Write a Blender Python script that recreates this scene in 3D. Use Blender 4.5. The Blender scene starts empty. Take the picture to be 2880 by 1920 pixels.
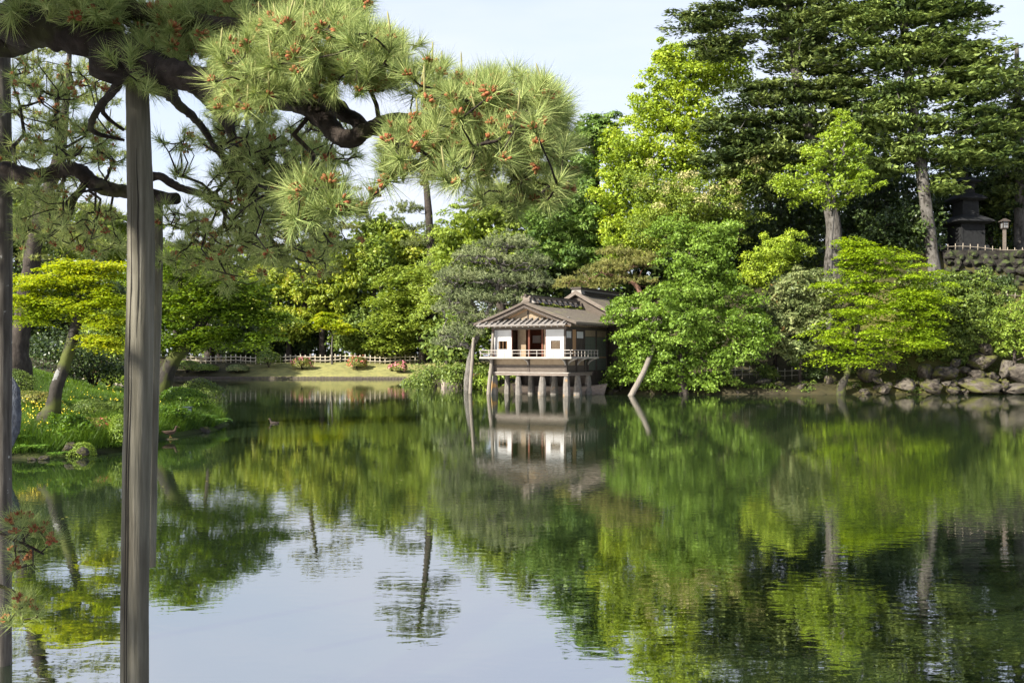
import bpy, bmesh, math, random
import numpy as np
from mathutils import Vector, noise as mnoise

# ------------------------------------------------------------------ camera, sky, sun, exposure
scene = bpy.context.scene
COL = scene.collection
FPX, HORIZON, EYE = 2800.0, 1003.0, 2.5
cam_data = bpy.data.cameras.new('camera')
cam_data.sensor_width = 36.0
cam_data.lens = 36.0 * FPX / 2880.0
cam_data.shift_y = (HORIZON - 960.0) / 2880.0
cam_data.clip_start = 0.05
cam_data.clip_end = 3000
cam = bpy.data.objects.new('camera', cam_data)
cam.location = (0, 0, EYE)
cam.rotation_euler = (math.radians(90), 0, 0)
COL.objects.link(cam)
scene.camera = cam

SUN_AZ, SUN_EL = 50.0, 33.0        # degrees to the left of straight behind the camera, and up
sx = -math.sin(math.radians(SUN_AZ)) * math.cos(math.radians(SUN_EL))
sy = -math.cos(math.radians(SUN_AZ)) * math.cos(math.radians(SUN_EL))
sz = math.sin(math.radians(SUN_EL))
TO_SUN = np.array([sx, sy, sz])
sun_data = bpy.data.lights.new('sun', 'SUN')
sun_data.energy = 5.0
sun_data.angle = math.radians(0.55)
sun_data.color = (1.0, 0.94, 0.83)
sun = bpy.data.objects.new('sun', sun_data)
sun.rotation_euler = Vector((sx, sy, sz)).to_track_quat('Z', 'Y').to_euler()
COL.objects.link(sun)

world = bpy.data.worlds.new('World')
scene.world = world
world.use_nodes = True
wn, wl = world.node_tree.nodes, world.node_tree.links
bg = wn['Background']
sky = wn.new('ShaderNodeTexSky')
sky.sky_type = 'NISHITA'
sky.sun_disc = False
sky.sun_elevation = math.radians(SUN_EL)
sky.sun_rotation = math.atan2(sx, sy)
sky.air_density = 1.0
sky.dust_density = 1.6
# a thin veil of high cloud, thinning towards the zenith to deepen the shade
wtc = wn.new('ShaderNodeTexCoord')
wmap = wn.new('ShaderNodeMapping')
wmap.inputs['Scale'].default_value = (1.0, 1.0, 4.0)
wl.new(wtc.outputs['Generated'], wmap.inputs['Vector'])
wnoi = wn.new('ShaderNodeTexNoise')
wnoi.inputs['Scale'].default_value = 2.2
wnoi.inputs['Detail'].default_value = 5
wnoi.inputs['Roughness'].default_value = 0.5
wl.new(wmap.outputs['Vector'], wnoi.inputs['Vector'])
wmr = wn.new('ShaderNodeMapRange')
wmr.inputs['From Min'].default_value = 0.36
wmr.inputs['From Max'].default_value = 0.62
wmr.inputs['To Min'].default_value = 0.62
wmr.inputs['To Max'].default_value = 1.0
wl.new(wnoi.outputs['Fac'], wmr.inputs['Value'])
wsep = wn.new('ShaderNodeSeparateXYZ')
wl.new(wtc.outputs['Generated'], wsep.inputs['Vector'])
wel = wn.new('ShaderNodeMapRange')
wel.interpolation_type = 'SMOOTHSTEP'
wel.inputs['From Min'].default_value = 0.10
wel.inputs['From Max'].default_value = 0.95
wel.inputs['To Min'].default_value = 1.0
wel.inputs['To Max'].default_value = 0.15
wl.new(wsep.outputs['Z'], wel.inputs['Value'])
wmul = wn.new('ShaderNodeMath')
wmul.operation = 'MULTIPLY'
wl.new(wmr.outputs['Result'], wmul.inputs[0])
wl.new(wel.outputs['Result'], wmul.inputs[1])
wmix = wn.new('ShaderNodeMix')
wmix.data_type = 'RGBA'
wl.new(wmul.outputs[0], wmix.inputs['Factor'])
wl.new(sky.outputs['Color'], wmix.inputs['A'])
wmix.inputs['B'].default_value = (3.80, 4.00, 4.62, 1)
wl.new(wmix.outputs['Result'], bg.inputs['Color'])
bg.inputs['Strength'].default_value = 0.095

scene.view_settings.view_transform = 'Standard'
scene.view_settings.look = 'None'
scene.view_settings.exposure = 1.45
scene.view_settings.gamma = 1.0
scene.view_settings.use_curve_mapping = False
scene.cycles.max_bounces = 5
scene.cycles.diffuse_bounces = 2
scene.cycles.glossy_bounces = 2
scene.cycles.transmission_bounces = 4
scene.cycles.use_denoising = True
scene.cycles.debug_use_spatial_splits = False
scene.cycles.use_adaptive_sampling = True
scene.cycles.adaptive_threshold = 0.02

rng = np.random.default_rng(11)
random.seed(5)


# ------------------------------------------------------------------ helpers
def at(dx, dy, D):
    """world point at distance D behind a point measured on the 2352 px wide photograph"""
    k = 2880.0 / 2352.0
    return np.array([(dx * k - 1440.0) / FPX * D, D, EYE - (dy * k - HORIZON) / FPX * D])


def px(D):
    """metres per measured pixel at distance D"""
    return 2880.0 / 2352.0 / FPX * D


def norm(v):
    return v / np.maximum(np.linalg.norm(v, axis=-1, keepdims=True), 1e-9)


def mesh_arrays(name, verts, faces, smooth=False):
    """faces: (n,k) array"""
    verts = np.asarray(verts, dtype=np.float32)
    faces = np.asarray(faces, dtype=np.int32)
    n, k = faces.shape
    me = bpy.data.meshes.new(name)
    me.vertices.add(len(verts))
    me.vertices.foreach_set('co', verts.ravel())
    me.loops.add(n * k)
    me.loops.foreach_set('vertex_index', faces.ravel())
    me.polygons.add(n)
    me.polygons.foreach_set('loop_start', np.arange(0, n * k, k, dtype=np.int32))
    me.polygons.foreach_set('loop_total', np.full(n, k, dtype=np.int32))
    me.polygons.foreach_set('use_smooth', np.full(n, smooth, dtype=bool))
    me.update(calc_edges=True)
    return me


def obj(name, me, mat=None, parent=None, loc=None, rot=None, scale=None, kind=None):
    if mat is not None and len(me.materials) == 0:
        me.materials.append(mat)
    o = bpy.data.objects.new(name, me)
    COL.objects.link(o)
    if parent is not None:
        o.parent = parent
    if loc is not None:
        o.location = tuple(float(c) for c in loc)
    if rot is not None:
        o.rotation_euler = rot
    if scale is not None:
        o.scale = scale if hasattr(scale, '__len__') else (scale,) * 3
    if kind:
        o['kind'] = kind
    return o


def tag(o, label, cat, group=None):
    o['label'] = label
    o['category'] = cat
    if group:
        o['group'] = group
    return o


def thing(name, label, cat, loc, group=None, rotz=0.0):
    o = bpy.data.objects.new(name, None)
    o.empty_display_size = 0.2
    o.location = tuple(float(c) for c in loc)
    o.rotation_euler = (0, 0, rotz)
    COL.objects.link(o)
    return tag(o, label, cat, group)


class MB:
    """collects polygons of any size for one mesh"""

    def __init__(self):
        self.v, self.f = [], []

    def poly(self, *pts):
        i = len(self.v)
        self.v += [tuple(float(c) for c in p) for p in pts]
        self.f.append(tuple(range(i, i + len(pts))))

    def hexa(self, p):
        i = len(self.v)
        self.v += [tuple(float(c) for c in q) for q in p]
        for q in ((0, 3, 2, 1), (4, 5, 6, 7), (0, 1, 5, 4), (1, 2, 6, 5), (2, 3, 7, 6), (3, 0, 4, 7)):
            self.f.append(tuple(i + k for k in q))

    def box(self, a, b):
        (x0, y0, z0), (x1, y1, z1) = a, b
        self.hexa([(x0, y0, z0), (x1, y0, z0), (x1, y1, z0), (x0, y1, z0),
                   (x0, y0, z1), (x1, y0, z1), (x1, y1, z1), (x0, y1, z1)])

    def bar(self, p, q, w, h):
        p, q = Vector(p), Vector(q)
        d = (q - p).normalized()
        up = Vector((0, 0, 1)) if abs(d.z) < 0.95 else Vector((0, 1, 0))
        s = d.cross(up).normalized() * (w / 2)
        u = s.normalized().cross(d).normalized() * (h / 2)
        self.hexa([p - s - u, p + s - u, q + s - u, q - s - u, p - s + u, p + s + u, q + s + u, q - s + u])

    def prism(self, prof, y0, y1):
        n = len(prof)
        i = len(self.v)
        self.v += [(x, y0, z) for x, z in prof] + [(x, y1, z) for x, z in prof]
        self.f.append(tuple(i + k for k in range(n)))
        self.f.append(tuple(i + n + k for k in reversed(range(n))))
        for k in range(n):
            self.f.append((i + k, i + n + k, i + n + (k + 1) % n, i + (k + 1) % n))

    def mesh(self, name):
        me = bpy.data.meshes.new(name)
        me.from_pydata(self.v, [], self.f)
        bm = bmesh.new()
        bm.from_mesh(me)
        bmesh.ops.recalc_face_normals(bm, faces=bm.faces)
        bm.to_mesh(me)
        bm.free()
        me.update()
        return me

    def build(self, name, mat, parent=None, **kw):
        return obj(name, self.mesh(name), mat, parent, **kw)


def catmull(pts, per=6):
    P = np.asarray(pts, float)
    P = np.vstack([2 * P[0] - P[1], P, 2 * P[-1] - P[-2]])
    out = []
    for i in range(1, len(P) - 2):
        for t in np.linspace(0, 1, per, endpoint=False):
            a, b, c, d = P[i - 1], P[i], P[i + 1], P[i + 2]
            out.append(0.5 * ((2 * b) + (c - a) * t + (2 * a - 5 * b + 4 * c - d) * t * t + (3 * b - a - 3 * c + d) * t ** 3))
    out.append(P[-2])
    return np.array(out)


def tube(pts, radii, sides=10, rough=0.0, seed=0, cap=True):
    """lofted tube; returns verts, quads (triangles padded as degenerate-free quads via cap fan ring)"""
    P, R = np.asarray(pts, float), np.asarray(radii, float)
    T = norm(np.gradient(P, axis=0))
    ref = np.array([0.0, 0.0, 1.0]) if abs(T[0][2]) < 0.9 else np.array([1.0, 0.0, 0.0])
    rg = np.random.default_rng(seed)
    V = []
    nrm = norm(np.cross(T[0], ref))
    for i in range(len(P)):
        nrm = norm(nrm - T[i] * np.dot(nrm, T[i]))
        b = np.cross(T[i], nrm)
        a = np.linspace(0, 2 * math.pi, sides, endpoint=False)
        rr = R[i] * (1 + (rg.normal(0, rough, sides) if rough else 0))
        V.append(P[i] + (np.cos(a)[:, None] * nrm + np.sin(a)[:, None] * b) * np.reshape(rr * np.ones(sides), (-1, 1)))
    if cap:
        V = [np.repeat(P[:1], sides, 0)] + V + [np.repeat(P[-1:], sides, 0)]
    n = len(V)
    V = np.vstack(V)
    q = []
    for i in range(n - 1):
        for k in range(sides):
            k2 = (k + 1) % sides
            q.append((i * sides + k, i * sides + k2, (i + 1) * sides + k2, (i + 1) * sides + k))
    return V, np.array(q)


def join(parts):
    V, Q, o = [], [], 0
    for v, q in parts:
        if len(v) == 0:
            continue
        V.append(v)
        Q.append(q + o)
        o += len(v)
    return np.vstack(V), np.vstack(Q)


# ------------------------------------------------------------------ materials
def new_mat(name):
    m = bpy.data.materials.new(name)
    m.use_nodes = True
    nt = m.node_tree
    return m, nt.nodes, nt.links, nt.nodes['Principled BSDF']


def ramp(nodes, stops):
    r = nodes.new('ShaderNodeValToRGB')
    e = r.color_ramp.elements
    while len(e) < len(stops):
        e.new(0.5)
    for k, (p, c) in enumerate(stops):
        e[k].position = p
        e[k].color = (c[0], c[1], c[2], 1)
    return r


def leaf_mat(name, dark, mid, light, transl=0.35, rough=0.5, spec=0.3, patch=0.5, patch_scale=0.5, tip=None):
    m, n, l, b = new_mat(name)
    geo = n.new('ShaderNodeNewGeometry')
    tc = n.new('ShaderNodeTexCoord')
    noi = n.new('ShaderNodeTexNoise')
    noi.inputs['Scale'].default_value = patch_scale
    noi.inputs['Detail'].default_value = 3
    l.new(tc.outputs['Object'], noi.inputs['Vector'])
    mx = n.new('ShaderNodeMix')
    mx.data_type = 'FLOAT'
    mx.inputs['Factor'].default_value = patch
    l.new(geo.outputs['Random Per Island'], mx.inputs['A'])
    st_ = n.new('ShaderNodeMapRange')
    st_.inputs['From Min'].default_value = .32
    st_.inputs['From Max'].default_value = .68
    l.new(noi.outputs['Fac'], st_.inputs['Value'])
    l.new(st_.outputs['Result'], mx.inputs['B'])
    stops = [(0.15, dark), (0.5, mid), (0.85, light)]
    if tip:
        stops.append((0.95, tip))
    r = ramp(n, stops)
    l.new(mx.outputs['Result'], r.inputs['Fac'])
    b.inputs['Roughness'].default_value = rough
    b.inputs['Specular IOR Level'].default_value = spec
    l.new(r.outputs['Color'], b.inputs['Base Color'])
    tr = n.new('ShaderNodeBsdfTranslucent')
    hs = n.new('ShaderNodeHueSaturation')
    hs.inputs['Hue'].default_value = 0.485
    hs.inputs['Value'].default_value = 1.35
    hs.inputs['Saturation'].default_value = 1.1
    l.new(r.outputs['Color'], hs.inputs['Color'])
    l.new(hs.outputs['Color'], tr.inputs['Color'])
    ms = n.new('ShaderNodeMixShader')
    ms.inputs['Fac'].default_value = transl
    l.new(b.outputs[0], ms.inputs[1])
    l.new(tr.outputs[0], ms.inputs[2])
    l.new(ms.outputs[0], n['Material Output'].inputs['Surface'])
    return m


def surf_mat(name, stops, scale=4.0, detail=6.0, rough=0.8, bump=0.3, bump_dist=0.02, stretch=(1, 1, 1), spec=0.25,
             second=None, coords='Object'):
    """noise-driven colour ramp with bump; second=(colour, scale, lo, hi, stretch) lays a patchy second colour over it"""
    m, n, l, b = new_mat(name)
    tc = n.new('ShaderNodeTexCoord')
    mp = n.new('ShaderNodeMapping')
    mp.inputs['Scale'].default_value = stretch
    l.new(tc.outputs[coords], mp.inputs['Vector'])
    noi = n.new('ShaderNodeTexNoise')
    noi.inputs['Scale'].default_value = scale
    noi.inputs['Detail'].default_value = detail
    noi.inputs['Roughness'].default_value = 0.62
    l.new(mp.outputs['Vector'], noi.inputs['Vector'])
    r = ramp(n, stops)
    l.new(noi.outputs['Fac'], r.inputs['Fac'])
    col = r.outputs['Color']
    if second:
        c2, s2, lo, hi = second[:4]
        n2 = n.new('ShaderNodeTexNoise')
        n2.inputs['Scale'].default_value = s2
        n2.inputs['Detail'].default_value = 4
        mp2 = n.new('ShaderNodeMapping')
        mp2.inputs['Location'].default_value = (13.1, 4.7, 9.2)
        if len(second) > 4:
            mp2.inputs['Scale'].default_value = second[4]
        l.new(tc.outputs[coords], mp2.inputs['Vector'])
        l.new(mp2.outputs['Vector'], n2.inputs['Vector'])
        mr = n.new('ShaderNodeMapRange')
        mr.inputs['From Min'].default_value = lo
        mr.inputs['From Max'].default_value = hi
        l.new(n2.outputs['Fac'], mr.inputs['Value'])
        mc = n.new('ShaderNodeMix')
        mc.data_type = 'RGBA'
        l.new(mr.outputs['Result'], mc.inputs['Factor'])
        l.new(col, mc.inputs['A'])
        mc.inputs['B'].default_value = (*c2, 1)
        col = mc.outputs['Result']
    l.new(col, b.inputs['Base Color'])
    b.inputs['Roughness'].default_value = rough
    b.inputs['Specular IOR Level'].default_value = spec
    bp = n.new('ShaderNodeBump')
    bp.inputs['Strength'].default_value = bump
    bp.inputs['Distance'].default_value = bump_dist
    l.new(noi.outputs['Fac'], bp.inputs['Height'])
    l.new(bp.outputs['Normal'], b.inputs['Normal'])
    return m


M = {}
# foliage
M['maple_bright'] = leaf_mat('maple_bright', (0.120, 0.195, 0.012), (0.240, 0.355, 0.020), (0.360, 0.475, 0.035), .40, tip=(.30, .38, .05))
M['maple_yellow'] = leaf_mat('maple_yellow', (0.150, 0.230, 0.015), (0.320, 0.410, 0.025), (0.540, 0.550, 0.050), .42, tip=(.62, .42, .09))
M['maple_green'] = leaf_mat('maple_green', (0.080, 0.145, 0.016), (0.175, 0.275, 0.025), (0.310, 0.420, 0.040), .36, tip=(.30, .25, .04))
M['cherry'] = leaf_mat('cherry_leaf', (0.062, 0.113, 0.013), (0.134, 0.222, 0.026), (0.234, 0.348, 0.061), .34, rough=.5, spec=.25)
M['camphor'] = leaf_mat('camphor_leaf', (0.130, 0.193, 0.018), (0.270, 0.369, 0.034), (0.432, 0.522, 0.060), .35, tip=(.36, .36, .06))
M['chartreuse'] = leaf_mat('chartreuse_leaf', (.108, .180, .017), (.228, .324, .029), (.348, .456, .048), .35, rough=.42, spec=.4)
M['chinquapin'] = leaf_mat('chinquapin_leaf', (.088, .138, .020), (.175, .250, .033), (.300, .350, .056), .32)
M['flower_cream'] = leaf_mat('cream_flower', (.34, .33, .12), (.46, .43, .18), (.56, .52, .25), .25)
M['chestnut'] = leaf_mat('chestnut_leaf', (0.055, 0.105, 0.024), (0.120, 0.205, 0.038), (0.240, 0.340, 0.080), .30)
M['oak_yellow'] = leaf_mat('oak_leaf', (0.108, 0.163, 0.020), (0.230, 0.295, 0.030), (0.402, 0.427, 0.055), .33, tip=(.34, .30, .06))
M['fresh_green'] = leaf_mat('fresh_leaf', (0.109, 0.167, 0.024), (0.213, 0.287, 0.040), (0.333, 0.414, 0.072), .35)
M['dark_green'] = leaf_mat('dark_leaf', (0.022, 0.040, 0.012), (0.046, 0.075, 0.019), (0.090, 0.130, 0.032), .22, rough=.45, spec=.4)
M['loquat'] = leaf_mat('grey_green_leaf', (.069, .098, .034), (.149, .184, .063), (.265, .287, .115), .22, tip=(.35, .18, .06))
M['fir'] = leaf_mat('fir_spray', (0.018, 0.035, 0.010), (0.063, 0.092, 0.022), (0.193, 0.240, 0.060), .15, rough=.55, spec=.25, patch=.5, patch_scale=.35)
M['fir_young'] = leaf_mat('fir_spray_lighter', (0.020, 0.041, 0.011), (0.077, 0.116, 0.024), (0.218, 0.279, 0.066), .15, rough=.55, spec=.25, patch=.5, patch_scale=.35)
M['pine_far'] = leaf_mat('pine_needle_far', (0.065, 0.090, 0.030), (0.130, 0.160, 0.050), (0.220, 0.250, 0.080), .15)
M['pine_grey'] = leaf_mat('pine_needle_grey', (0.075, 0.100, 0.045), (0.160, 0.195, 0.085), (0.290, 0.320, 0.150), .15)
M['pine_red'] = leaf_mat('pine_needle_olive', (.106, .119, .035), (.200, .206, .056), (.300, .294, .088), .18)
M['needle'] = leaf_mat('long_pine_needle', (.15, .215, .065), (.275, .34, .11), (.46, .51, .19), .14, rough=.65, spec=.12, patch=.3, patch_scale=1.5)
M['needle_island'] = leaf_mat('island_pine_needle', (0.100, 0.130, 0.035), (0.200, 0.235, 0.060), (0.360, 0.380, 0.090), .2)
M['shrub'] = leaf_mat('shrub_leaf', (0.050, 0.085, 0.018), (0.110, 0.160, 0.028), (0.190, 0.250, 0.045), .28, patch_scale=1.5)
M['shrub_light'] = leaf_mat('shrub_leaf_light', (.086, .138, .018), (.172, .253, .029), (.276, .356, .052), .3, patch_scale=1.5)
M['azalea'] = leaf_mat('azalea_leaf', (.08, .10, .02), (.16, .18, .035), (.28, .24, .06), .28, patch_scale=2)
M['azalea_flower'] = leaf_mat('azalea_flower', (.42, .06, .06), (.60, .13, .12), (.72, .30, .28), .25)
M['azalea_pink'] = leaf_mat('azalea_pink_flower', (.50, .12, .18), (.62, .22, .26), (.75, .42, .42), .25)
M['grass'] = leaf_mat('grass_blade', (0.035, 0.075, 0.009), (0.075, 0.150, 0.013), (0.140, 0.235, 0.022), .35, patch_scale=.8)
M['yellow_flower'] = leaf_mat('yellow_flower', (.65, .46, .02), (.75, .58, .03), (.85, .70, .08), .2)
M['fern'] = leaf_mat('fern_frond', (.06, .14, .02), (.12, .24, .035), (.22, .36, .06), .35)
M['moss'] = leaf_mat('moss_clump', (.06, .085, .012), (.13, .16, .02), (.22, .25, .035), .2, patch_scale=3)
M['dead_twig'] = surf_mat('dead_spray', [(.3, (.13, .09, .07)), (.7, (.24, .18, .14))], 6)
M['cone'] = surf_mat('pollen_cone', [(.3, (0.177, 0.048, 0.019)), (.7, (0.338, 0.121, 0.048))], 60, rough=.7, bump=.5, bump_dist=.003)
M['candle'] = surf_mat('pine_candle', [(.3, (0.180, 0.180, 0.060)), (.7, (0.270, 0.252, 0.108))], 50, rough=.7, bump=.3, bump_dist=.002)
# bark and wood
M['bark_pine'] = surf_mat('pine_bark', [(.25, (0.008, 0.005, 0.004)), (.5, (0.023, 0.017, 0.013)), (.75, (0.055, 0.042, 0.034))], 14, 8, .9, .9, .02, (1, 1, 1),
                          second=((.040, .043, .010), 3.0, .55, .70))
M['bark_dark'] = surf_mat('dark_bark', [(.3, (0.018, 0.014, 0.011)), (.55, (0.045, 0.036, 0.030)), (.75, (0.084, 0.072, 0.060))], 8, 6, .9, .6, .03, (1, 1, .4))
M['bark_maple'] = surf_mat('maple_bark', [(.3, (0.014, 0.012, 0.009)), (.5, (0.030, 0.026, 0.021)), (.7, (0.047, 0.043, 0.036))], 6, 7, .85, .7, .02, (1, 1, .5),
                           second=((.060, .070, .014), 1.7, .46, .60))
M['lichen_white'] = surf_mat('white_lichen', [(.3, (0.136, 0.136, 0.130)), (.7, (0.201, 0.201, 0.194))], 9)
M['bark_fir'] = surf_mat('fir_bark', [(.36, (0.022, 0.019, 0.015)), (.5, (0.085, 0.078, 0.069)), (.7, (0.134, 0.125, 0.114))], 3.2, 7, .85, .6, .03, (1, 1, .55))
M['bark_red'] = surf_mat('red_pine_bark', [(.3, (.10, .05, .035)), (.6, (.21, .12, .085)), (.8, (.28, .18, .13))], 7, 6, .85, .5, .02)
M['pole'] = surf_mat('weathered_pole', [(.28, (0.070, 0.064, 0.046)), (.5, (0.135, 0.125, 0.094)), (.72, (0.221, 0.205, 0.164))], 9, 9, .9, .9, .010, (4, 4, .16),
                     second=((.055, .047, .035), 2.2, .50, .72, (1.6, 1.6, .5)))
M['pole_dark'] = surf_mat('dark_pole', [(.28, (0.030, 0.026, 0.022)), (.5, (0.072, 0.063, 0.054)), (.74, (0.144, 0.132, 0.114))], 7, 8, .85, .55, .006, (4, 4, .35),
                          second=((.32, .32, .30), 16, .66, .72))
M['stake'] = surf_mat('grey_stake', [(.3, (0.112, 0.096, 0.078)), (.7, (0.202, 0.180, 0.152))], 5, 6, .85, .4, .01, (3, 3, .4))
M['crack'] = surf_mat('pole_crack', [(.3, (.012, .010, .008)), (.7, (.022, .018, .014))], 5)
M['wood_grey'] = surf_mat('weathered_wood', [(.3, (0.090, 0.071, 0.056)), (.6, (0.152, 0.127, 0.107)), (.8, (0.202, 0.177, 0.152))], 6, 6, .8, .35, .008, (.5, 3, 3))
M['wood_pale'] = surf_mat('pale_wood', [(.3, (0.191, 0.168, 0.146)), (.7, (0.281, 0.258, 0.230))], 5, 5, .75, .2, .005, (.5, 3, 3))
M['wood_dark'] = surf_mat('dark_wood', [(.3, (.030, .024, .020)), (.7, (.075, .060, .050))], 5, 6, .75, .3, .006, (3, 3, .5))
M['wood_brown'] = surf_mat('brown_board', [(.3, (.050, .040, .032)), (.7, (.105, .086, .070))], 5, 6, .8, .3, .006, (.4, 3, 4))
M['wood_red'] = surf_mat('red_wood', [(.3, (0.076, 0.020, 0.010)), (.7, (0.121, 0.038, 0.018))], 5, 5, .6, .2, .004, (3, 3, .5))
M['wood_tan'] = surf_mat('tan_wood', [(.3, (0.259, 0.144, 0.072)), (.7, (0.331, 0.202, 0.108))], 4, 5, .7, .2, .004, (3, 3, .4))
M['plaster_tan'] = surf_mat('tan_plaster', [(.3, (0.191, 0.143, 0.093)), (.7, (0.247, 0.191, 0.129))], 3, 6, .9, .15, .004)
M['paper'] = surf_mat('white_paper', [(.3, (0.385, 0.385, 0.381)), (.7, (0.444, 0.444, 0.437))], 2, 5, .85, .05, .002)
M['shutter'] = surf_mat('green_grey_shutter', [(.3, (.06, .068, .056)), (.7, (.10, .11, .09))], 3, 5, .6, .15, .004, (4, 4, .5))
M['shingle'] = surf_mat('bark_shingle', [(.25, (.072, .058, .044)), (.5, (.132, .110, .085)), (.75, (.19, .163, .13))], 9, 8, .9, .8, .02, (.7, .7, 2.2),
                        second=((.17, .16, .085), 1.6, .56, .72))
M['tile'] = surf_mat('roof_tile', [(.3, (0.112, 0.101, 0.093)), (.7, (0.225, 0.208, 0.191))], 8, 6, .75, .3, .01)
M['white_end'] = surf_mat('white_paint', [(.3, (0.446, 0.446, 0.432)), (.7, (0.533, 0.533, 0.518))], 5)
M['granite'] = surf_mat('granite_post', [(.3, (0.086, 0.077, 0.067)), (.55, (0.130, 0.119, 0.106)), (.75, (0.180, 0.166, 0.148))], 5, 8, .85, .4, .02,
                        second=((.36, .20, .06), 1.4, .60, .72))
M['rock'] = surf_mat('boulder', [(.32, (0.018, 0.015, 0.011)), (.5, (0.059, 0.049, 0.039)), (.72, (0.130, 0.112, 0.092))], 2.6, 9, .9, 1.0, .18,
                     second=((.075, .075, .02), 1.5, .48, .62))
M['rock_pale'] = surf_mat('pale_boulder', [(.3, (0.032, 0.026, 0.021)), (.5, (0.084, 0.072, 0.058)), (.75, (0.145, 0.128, 0.108))], 2.8, 9, .9, 1.0, .15, second=((.10, .095, .035), 1.6, .55, .70))
M['rock_blue'] = surf_mat('blue_grey_boulder', [(.3, (.025, .028, .034)), (.5, (.065, .072, .086)), (.75, (.12, .13, .15))], 5, 9, .9, 1.0, .10)
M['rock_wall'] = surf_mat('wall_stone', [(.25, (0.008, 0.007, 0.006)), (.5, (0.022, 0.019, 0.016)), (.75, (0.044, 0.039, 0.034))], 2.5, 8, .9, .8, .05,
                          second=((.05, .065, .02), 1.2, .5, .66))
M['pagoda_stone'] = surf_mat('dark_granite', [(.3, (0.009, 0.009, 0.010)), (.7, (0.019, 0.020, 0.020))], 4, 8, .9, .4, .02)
M['bamboo'] = surf_mat('bamboo', [(.3, (0.338, 0.295, 0.219)), (.7, (0.488, 0.438, 0.338))], 5, 5, .6, .15, .004)
M['bamboo_dull'] = surf_mat('dull_bamboo', [(.3, (.24, .20, .15)), (.7, (.38, .33, .26))], 5, 5, .7, .15, .004)
M['lamp_glass'] = surf_mat('lamp_pane', [(.3, (0.150, 0.156, 0.162)), (.7, (0.180, 0.186, 0.192))], 3, rough=.3)
M['boat'] = surf_mat('boat_planks', [(.3, (.13, .10, .08)), (.7, (.26, .21, .17))], 4, 6, .8, .3, .01, (.4, 3, 3))
M['metal_dark'] = surf_mat('dark_metal', [(.3, (.03, .04, .06)), (.7, (.06, .075, .10))], 8, rough=.4, bump=.05)
M['duck'] = surf_mat('duck_plumage', [(.3, (0.022, 0.013, 0.009)), (.5, (0.048, 0.030, 0.019)), (.7, (0.078, 0.054, 0.036))], 28, 5, .8, .3, .01)
M['duck_dark'] = surf_mat('dark_duck_plumage', [(.3, (0.015, 0.011, 0.009)), (.7, (0.050, 0.037, 0.030))], 28, 5, .8, .3, .01)
M['duck_bill'] = surf_mat('duck_bill', [(.3, (.20, .13, .04)), (.7, (.28, .19, .06))], 20)
M['concrete'] = surf_mat('concrete_block', [(.3, (0.187, 0.151, 0.130)), (.7, (0.259, 0.216, 0.187))], 3, 7, .9, .3, .02)

# ------------------------------------------------------------------ terrain
POND = np.array([(-30, 3.5), (-8, 4.2), (0, 4.0), (10, 3.5), (45, 3), (52, 30), (48, 60), (40, 67.3), (35, 67.2), (28, 66.2), (20, 65.9),
                 (14, 66.2), (9.5, 66.6), (7.2, 67.4), (5.6, 69.5), (2.5, 72), (-0.5, 74), (-2.8, 78.5), (-4.5, 84), (-7, 95), (-10.5, 106),
                 (-12, 112.4), (-39, 113.2), (-45, 108), (-41, 98), (-32, 76), (-23, 60), (-16.2, 48), (-12.6, 41), (-10.6, 37), (-10.1, 33.8),
                 (-10.9, 29.8), (-10.3, 26.4), (-11.4, 24.9), (-13, 24.0), (-18, 23.2), (-26, 22), (-34, 14)], float)


def sstep(a, b, x):
    t = np.clip((x - a) / (b - a), 0, 1)
    return t * t * (3 - 2 * t)


def shore_dist(x, y):
    """signed distance to the pond's edge, positive on land"""
    x, y = np.asarray(x, float), np.asarray(y, float)
    d2 = np.full(x.shape, 1e18)
    inside = np.zeros(x.shape, bool)
    n = len(POND)
    for i in range(n):
        ax, ay = POND[i]
        bx, by = POND[(i + 1) % n]
        ex, ey = bx - ax, by - ay
        t = np.clip(((x - ax) * ex + (y - ay) * ey) / (ex * ex + ey * ey), 0, 1)
        d2 = np.minimum(d2, (x - ax - t * ex) ** 2 + (y - ay - t * ey) ** 2)
        c = ((ay > y) != (by > y)) & (x < (bx - ax) * (y - ay) / (by - ay + 1e-12) + ax)
        inside ^= c
    return np.where(inside, -1, 1) * np.sqrt(d2)


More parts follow.
